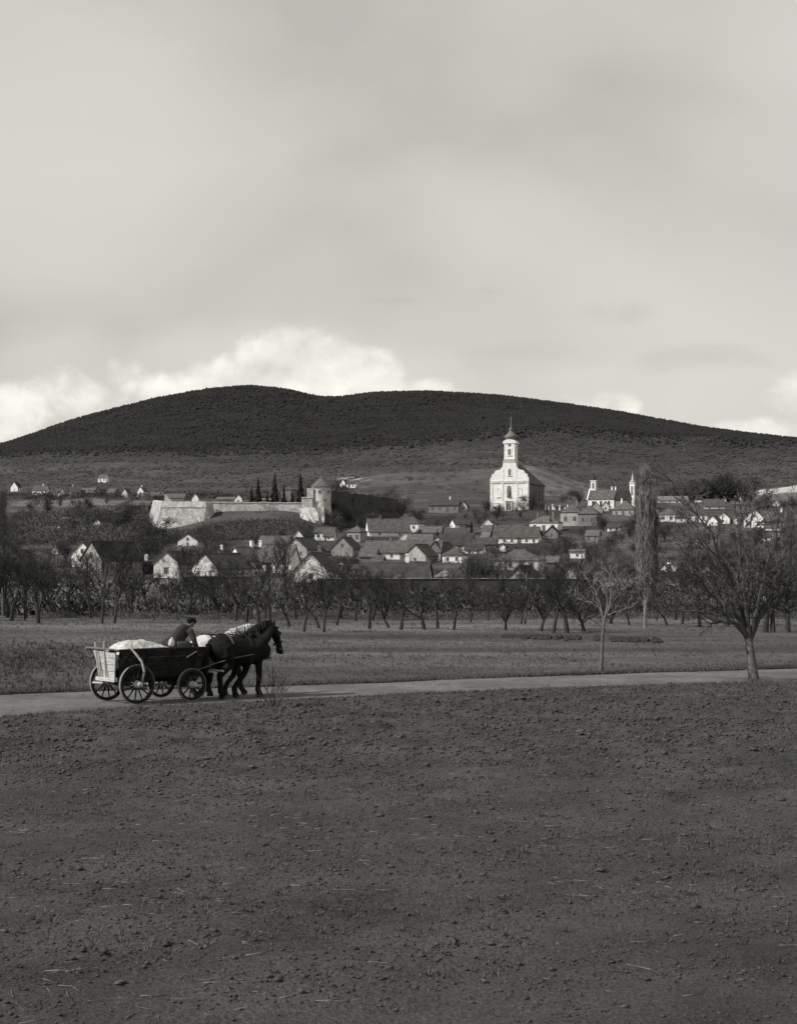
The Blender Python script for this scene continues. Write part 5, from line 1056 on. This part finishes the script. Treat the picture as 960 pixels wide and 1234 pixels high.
# ---------------------------------------------------------------- horses
def bowed(p, ang):
    """lower the neck and head about the base of the neck"""
    f = min(1.0, max(0.0, ((p[0] - .38) * .75 + (p[2] - 1.22)) / .40)) if p[2] > 1.02 and p[0] > .3 else 0.0
    a = ang * f; c, s_ = math.cos(a), math.sin(a); x, z = p[0] - .45, p[2] - 1.25
    return (.45 + x * c + z * s_, p[1], 1.25 - x * s_ + z * c)
def fix_bow(o, ang):
    if not ang: return
    for ch in o.children:
        if ch.type == 'MESH' and not ch.get('bowed') and ch.name.split('.')[0] not in ('tail', 'hoof', 'collar', 'girth', 'breeching', 'back_strap', 'trace', 'hame'):
            for v in ch.data.vertices:
                p = Vector(v.co); v.co = bowed(p, ang)
            ch['bowed'] = 1
def horse(loc, rz, s, label, m_body, m_hair, pose, bow=0.0):
    o = empty('horse', loc, rz, label, 'horse', 'draught horses pulling the wagon'); o.scale = (s, s, s); b = MB()
    T = [(-.78, 1.08, .10, .09), (-.75, 1.10, .22, .19), (-.65, 1.13, .36, .31), (-.46, 1.18, .395, .36), (-.22, 1.15, .375, .35), (.08, 1.10, .375, .355), (.36, 1.11, .39, .33), (.56, 1.14, .385, .285), (.71, 1.14, .31, .23), (.82, 1.12, .18, .14)]
    b.tube([(x, 0, z) for x, z, h, w_ in T], [(w_, h) for x, z, h, w_ in T], 16)
    NK = [(.42, 1.22, .38, .20), (.60, 1.40, .335, .17), (.72, 1.56, .275, .14), (.80, 1.68, .21, .115), (.87, 1.755, .145, .095)]
    b.tube([(x, 0, z) for x, z, h, w_ in NK], [(w_, h) for x, z, h, w_ in NK], 14)
    HDp = [(.86, 1.775, .11, .08), (.92, 1.69, .15, .10), (.99, 1.575, .165, .105), (1.055, 1.455, .135, .088), (1.125, 1.33, .105, .070), (1.175, 1.22, .098, .068), (1.205, 1.15, .090, .066), (1.215, 1.11, .055, .045)]
    b.tube([(x, 0, z) for x, z, h, w_ in HDp], [(w_, h) for x, z, h, w_ in HDp], 14)
    b.tube([(1.10, 0, 1.28), (1.13, 0, 1.165), (1.14, 0, 1.125)], [.055, .055, .04], 8)            # lower jaw and lip
    for y in (-1, 1): b.tube([(.86, y * .06, 1.76), (.865, y * .085, 1.86), (.89, y * .075, 1.945)], [(.04, .03), (.045, .028), (.010, .010)], 8)
    for y in (-1, 1):
        f = pose['f'][0 if y < 0 else 1]; h = pose['h'][0 if y < 0 else 1]
        b.tube([(.46, y * .17, 1.18), (.46, y * .185, .98)] + [(px, y * (.16 - .02 * i), pz) for i, (px, pz) in enumerate(f)], [(.15, .23), (.12, .17), (.092, .115), (.074, .082), (.062, .066), (.076, .082), (.070, .078), (.085, .092)][:2 + len(f)], 10)
        b.tube([(-.48, y * .17, 1.24), (-.44, y * .20, 1.02)] + [(px, y * (.19 - .02 * i), pz) for i, (px, pz) in enumerate(h)], [(.19, .29), (.18, .28), (.145, .215), (.082, .112), (.066, .078), (.080, .086), (.072, .080), (.088, .094)][:2 + len(h)], 10)
    body = remesh(b, 'body', .02, m_body, o, 5)
    if m_body is M_whitecoat:  # lower legs darker below a wavy line
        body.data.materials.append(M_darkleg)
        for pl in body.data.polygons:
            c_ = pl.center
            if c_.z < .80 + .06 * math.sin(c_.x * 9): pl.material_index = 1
    for y in (-1, 1):
        for L in (pose['f'], pose['h']):
            q = L[0 if y < 0 else 1]; x, z = q[-1]; x2, z2 = q[-2]; yy = y * (.16 - .02 * (len(q) - 1)); d = Vector((x - x2, 0, z - z2)).normalized(); d = (d + Vector((.25, 0, -.35 if z < .12 else 0))).normalized()
            MB().tube([Vector((x, yy, z + .015)), Vector((x, yy, z)) + d * (.075 if z > .12 else max(.02, z * .98))], [(.078, .082), (.092, .102)], 12).obj('hoof', M_hoof, o)
    mn = MB(); rr = random.Random(3)
    for i in range(70):
        t = i / 69; k = min(3, int(t * 4)); f = t * 4 - k; a_, c_ = NK[k], NK[k + 1]; x = a_[0] + (c_[0] - a_[0]) * f; z = a_[1] + (c_[1] - a_[1]) * f; h = a_[2] + (c_[2] - a_[2]) * f
        n_ = Vector((-.72, 0, .70)); p = Vector((x, 0, z)) + n_ * (h - .01); sd = 1 if rr.random() < .62 else -1
        mn.tube([p - n_ * .03, p + n_ * .035 + Vector((0, sd * .04, .01)), p + Vector((-.02, sd * .115, -.09 - rr.uniform(0, .06))), p + Vector((.02, sd * .13, -.2 - rr.uniform(0, .1)))], [.030, .028, .02, .006], 5)
    for i in range(10): mn.tube([(.87, rr.uniform(-.04, .04), 1.80), (.95, rr.uniform(-.05, .05), 1.77), (1.0, rr.uniform(-.06, .06), 1.60)], [.022, .02, .006], 5)
    mn.obj('mane', m_hair, o, True)
    tl = MB()
    for i in range(34): a = rr.uniform(0, 6.28); q = rr.uniform(.02, .085); c, s_ = math.cos(a) * q, math.sin(a) * q; tl.tube([(-.72, c * .3, 1.32), (-.83, c * .6, 1.28 + s_ * .3), (-.90 + s_ * .8, c * 1.3, 1.0), (-.90 + s_ * 1.2, c * 1.5, .75), (-.86 + s_, c, .45 + rr.uniform(-.08, .08))], [.038, .042, .040, .036, .008], 5)
    tl.obj('tail', m_hair, o, True)
    # face
    for y in (-1, 1):
        MB().lathe([(.002, -.022), (.018, -.014), (.024, 0), (.018, .014), (.002, .022)], 10, (1.0, y * .095, 1.625)).obj('eye', M_leather, o, True)
        MB().lathe([(.004, -.02), (.016, -.01), (.018, 0.01), (.004, .02)], 8, (1.235, y * .042, 1.17)).obj('nostril', M_hoof, o, True)
    fix_bow(o, bow)
    # harness
    def band(name, c, nrm, ry_, rz_, wd, th, m, a0=0, a1=2 * math.pi, n=28, parent=None):
        nrm = Vector(nrm).normalized(); up_ = Vector((0, 1, 0)); s2_ = nrm.cross(up_).normalized(); V = []; full = a1 - a0 > 6.2
        for i in range(n if full else n + 1):
            a = a0 + (a1 - a0) * i / n; e = up_ * (ry_ * math.cos(a)) + s2_ * (rz_ * math.sin(a)); g = e.normalized() * th
            for w_ in (-wd / 2, wd / 2):
                V += [Vector(c) + e + nrm * w_, Vector(c) + e + g + nrm * w_]
        k = len(V) // 4; mb = MB(); Fq = []
        for i in range(k if full else k - 1):
            j = (i + 1) % k; A, B = 4 * i, 4 * j; Fq += [(A + 1, B + 1, B + 3, A + 3), (A, A + 2, B + 2, B), (A, B, B + 1, A + 1), (A + 2, A + 3, B + 3, B + 2)]
        mb.add(V, Fq); return mb.obj(name, m, o)
    cd = Vector((.62, 0, .52)).normalized()
    hc = band('collar', (.60, 0, 1.26), (.80, 0, .42), .215, .345, .11, .055, M_leather); 
    for y in (-1, 1): MB().tube([(.66, y * .22, 1.0), (.56, y * .25, 1.25), (.45, y * .16, 1.54), (.41, y * .10, 1.70)], [.022, .026, .024, .016], 8).obj('hame', M_leather if m_body is M_blackhair or m_body is M_black else M_strap, o)
    band('girth', (.20, 0, 1.105), (1, 0, 0), .350, .385, .075, .014, M_leather); band('breeching', (-.30, 0, 1.155), (1, 0, .12), .357, .388, .05, .014, M_strap if m_body is M_black else M_leather, math.pi * .02, math.pi * .98)
    MB().tube([(-.55, 0, 1.545), (-.2, 0, 1.528), (.1, 0, 1.475), (.34, 0, 1.50)], [(.018, .010)] * 4, 6).obj('back_strap', M_leather, o)
    for y in (-1, 1):
        MB().tube([(.58, y * .27, 1.10), (.2, y * .375, 1.05), (-.3, y * .375, .98), (-.80, y * .32, .86), (-1.35, y * .26, .68)], [.014] * 5, 6).obj('trace', M_strap, o)
        MB().tube([(.885, y * .085, 1.72), (.98, y * .116, 1.53), (1.10, y * .092, 1.33), (1.135, y * .08, 1.24)], [(.012, .008)] * 4, 6).obj('cheek_strap', M_leather, o)
        MB().box((1.02, y * .122, 1.61), (.12, .012, .11), ry=R(26)).obj('blinker', M_leather, o)
        MB().lathe([(.03, -.01), (.036, 0), (.03, .01), (.02, .01), (.02, -.01)], 10, (1.14, y * .085, 1.235)).obj('bit_ring', M_iron, o)
    band('noseband', (1.10, 0, 1.38), (.45, 0, -.9), .085, .125, .03, .008, M_leather); band('brow_band', (.925, 0, 1.69), (.5, 0, -.86), .102, .152, .03, .010, M_leather)
    fix_bow(o, bow)
    for ch in o.children:
        if 'bowed' in ch: del ch['bowed']
    return o
BO = Vector((-4.35, 45.1)); HR = R(34)
POSE_B = {'f': ([(.47, .82), (.50, .50), (.49, .32), (.485, .165), (.53, .10), (.55, .05)], [(.36, .82), (.22, .52), (.05, .36), (-.06, .20), (-.05, .10), (-.04, .05)]),
          'h': ([(-.36, .82), (-.60, .55), (-.57, .33), (-.55, .165), (-.50, .10), (-.48, .05)], [(-.40, .84), (-.66, .62), (-.70, .42), (-.80, .27), (-.88, .22), (-.95, .17)])}
POSE_W = {'f': ([(.40, .82), (.30, .50), (.16, .34), (.08, .19), (.09, .10), (.10, .05)], [(.52, .82), (.62, .52), (.64, .33), (.645, .165), (.69, .10), (.71, .05)]),
          'h': ([(-.34, .82), (-.52, .55), (-.44, .33), (-.40, .165), (-.35, .10), (-.33, .05)], [(-.40, .82), (-.66, .55), (-.68, .33), (-.70, .165), (-.66, .10), (-.64, .05)])}
hl = Vector((-math.sin(HR), math.cos(HR))); hf = Vector((math.cos(HR), math.sin(HR)))
horse((BO.x, BO.y, .03), HR, 1.12, 'black harnessed draught horse nearest the camera, walking right', M_black, M_blackhair, POSE_B, R(8))
WP = BO + hl * .86 - hf * .10
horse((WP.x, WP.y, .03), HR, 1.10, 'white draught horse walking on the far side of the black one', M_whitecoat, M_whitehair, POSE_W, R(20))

# ---------------------------------------------------------------- driver
pd = empty('person', (WO.x + hv.x * 1.62 + lv.x * .02, WO.y + hv.y * 1.62 + lv.y * .02, .045 + 1.37), HD, 'driver in dark jacket and cap hunched forward on the loaded wagon', 'person')
def capsules(L, k=12):
    b = MB()
    for pts, rad in L: b.tube(pts, rad, k)
    return b
SH = (.30, .47); hand = lambda y: Vector((.76, y, .05))
arm = lambda y: [(.27, y * .20, .45), (.37, y * .28, .25), (.41, y * .285, .16), (.55, y * .21, .05), (.64, y * .13, .01)]
bodyL = [([(-.03, 0, .02), (.02, 0, .16), (.13, 0, .34), (.26, 0, .49)], [(.155, .11), (.145, .10), (.155, .10), (.13, .085)]), ([(.26, 0, .46), (.33, 0, .57), (.36, 0, .62)], [.065, .055, .055]),
         ([(.355, 0, .585), (.365, 0, .62), (.375, 0, .68), (.37, 0, .745), (.355, 0, .79)], [(.045, .05), (.062, .075), (.074, .092), (.072, .095), (.04, .055)]), ([(.455, 0, .69), (.487, 0, .655), (.47, 0, .645)], [.014, .018, .012]), ([(.445, 0, .60), (.43, 0, .585)], [.028, .022]), ([(.445, -.025, .617), (.452, 0, .616), (.445, .025, .617)], [.009, .012, .009])]
for y in (-1, 1):
    bodyL += [(arm(y), [.058, .048, .045, .036, .027]), ([(0, y * .09, .03), (.22, y * .11, .08), (.42, y * .12, .06)], [.095, .085, .062]), ([(.42, y * .12, .06), (.47, y * .12, -.16), (.48, y * .12, -.38)], [.060, .055, .04]), ([(.46, y * .12, -.42), (.56, y * .12, -.44), (.64, y * .12, -.45)], [.04, .042, .03])]
    bodyL += [([(.355, y * .072, .69), (.35, y * .088, .67), (.357, y * .084, .645)], [.014, .02, .012])]
    hp = Vector((.665, y * .12, .005)); bodyL += [([hp, hp + Vector((.055, -y * .01, -.005)), hp + Vector((.085, -y * .015, -.012))], [(.036, .02), (.042, .021), (.036, .018)])]
    for k in range(4):
        q = hp + Vector((.085, (k - 1.5) * .021 - y * .015, -.012)); l = (.040, .046, .043, .034)[k]
        bodyL += [([q, q + Vector((l * .7, 0, -.010)), q + Vector((l * .75, 0, -.038)), q + Vector((l * .15, 0, -.052))], [.0115, .0108, .0100, .009])]
    q = hp + Vector((.03, -y * .035, .005)); bodyL += [([q, q + Vector((.03, -y * .025, -.005)), q + Vector((.065, -y * .018, -.012))], [.014, .012, .009])]
remesh(capsules(bodyL), 'body', .0085, M_skin, pd, 2)
for y in (-1, 1): MB().lathe([(.001, -.008), (.008, -.004), (.009, 0), (.008, .004), (.001, .008)], 8, (.455, y * .032, .69)).obj('eye', M_leather, pd, True)
jk = [([(-.09, 0, -.07), (-.05, 0, .05), (.01, 0, .20), (.12, 0, .37), (.24, 0, .505), (.30, 0, .545)], [(.215, .16), (.205, .155), (.205, .15), (.215, .145), (.175, .115), (.09, .08)]), ([(-.10, .04, .10), (-.22, .10, .04), (-.32, .14, -.06)], [(.17, .10), (.14, .09), (.08, .05)])]
for y in (-1, 1): jk += [([(.24, y * .15, .48)] + arm(y)[:4] + [(.61, y * .15, .025)], [.09, .092, .078, .074, .060, .052])]
jk += [([(.27, 0, .53), (.33, 0, .57)], [.088, .075])]
remesh(capsules(jk), 'jacket', .014, M_jacket, pd, 5)
tr_ = []
for y in (-1, 1): tr_ += [([(-.02, y * .08, .02), (.22, y * .115, .085), (.43, y * .125, .065)], [.125, .108, .084]), ([(.43, y * .125, .065), (.47, y * .125, -.16), (.48, y * .125, -.34)], [.082, .075, .058])]
remesh(capsules(tr_), 'trousers', .014, M_trouser, pd, 4)
for y in (-1, 1): bt = capsules([([(.48, y * .125, -.22), (.48, y * .125, -.40), (.485, y * .125, -.45)], [.062, .056, .055]), ([(.45, y * .125, -.46), (.56, y * .125, -.465), (.66, y * .125, -.475)], [.045, .048, .032])]); remesh(bt, 'boot', .014, M_leather, pd, 3)
cp = MB().lathe([(.102, -.015), (.118, .01), (.130, .05), (.112, .088), (.06, .106), (.003, .112)], 18, (.352, 0, .735), 0, 1.08, .95); cp.tube([(.43, 0, .745), (.50, 0, .738), (.53, 0, .728)], [(.085, .010), (.07, .008), (.03, .005)], 10); cp.obj('cap', M_cap, pd, True)
hr_ = MB().lathe([(.09, -.055), (.098, -.01), (.096, .03), (.06, .05)], 14, (.345, 0, .73), 0, 1.0, .88); hr_.obj('hair', M_cap, pd, True)
pd.rotation_euler = (0, R(11), HD); pd.location.z += .05
# white bundle beside him, seat board, reins
bn = MB(); rr = random.Random(8)
bn.lathe([(.02, -.10), (.07, -.09), (.085, -.03), (.08, .04), (.055, .08), (.02, .10), (.035, .13), (.01, .14)], 12); bn.v = [(x * (1 + rr.uniform(-.14, .14)), y * (1 + rr.uniform(-.14, .14)), z) for x, y, z in bn.v]
o = bn.obj('cloth_bundle', M_cloth, None, True); pos = WO + hv * 1.34 - lv * .26; o.location = (pos.x, pos.y, .045 + 1.53); o.rotation_euler = (.2, .1, .5); tag(o, 'small knotted white cloth bundle on the load behind the driver', 'bundle')
def to_world(org, ang, p, s=1.0): c, s_ = math.cos(ang), math.sin(ang); return Vector((org[0] + s * (p[0] * c - p[1] * s_), org[1] + s * (p[0] * s_ + p[1] * c), .03 + s * p[2]))
for i, (org, nm, sy_) in enumerate(((BO, 'black', -.10), (WP, 'white', .10))):
    a = Vector(pd.location) + Vector((hv.x * .72 + lv.x * sy_, hv.y * .72 + lv.y * sy_, -.14)); b = to_world(org, HR, (-.1, 0, 1.60), 1.11); c = to_world(org, HR, (.45, -.12, 1.62), 1.11); e = to_world(org, HR, bowed((1.14, -.09, 1.235), R(8) if i == 0 else R(20)), 1.12)
    m1 = a.lerp(b, .5) - Vector((0, 0, .10)); tag(MB().tube([a, m1, b, c, c.lerp(e, .55) - Vector((0, 0, .06)), e], [.0055] * 6, 5).obj('rein', M_leather), 'leather rein from the driver to the ' + nm + ' horse', 'rein', 'reins')
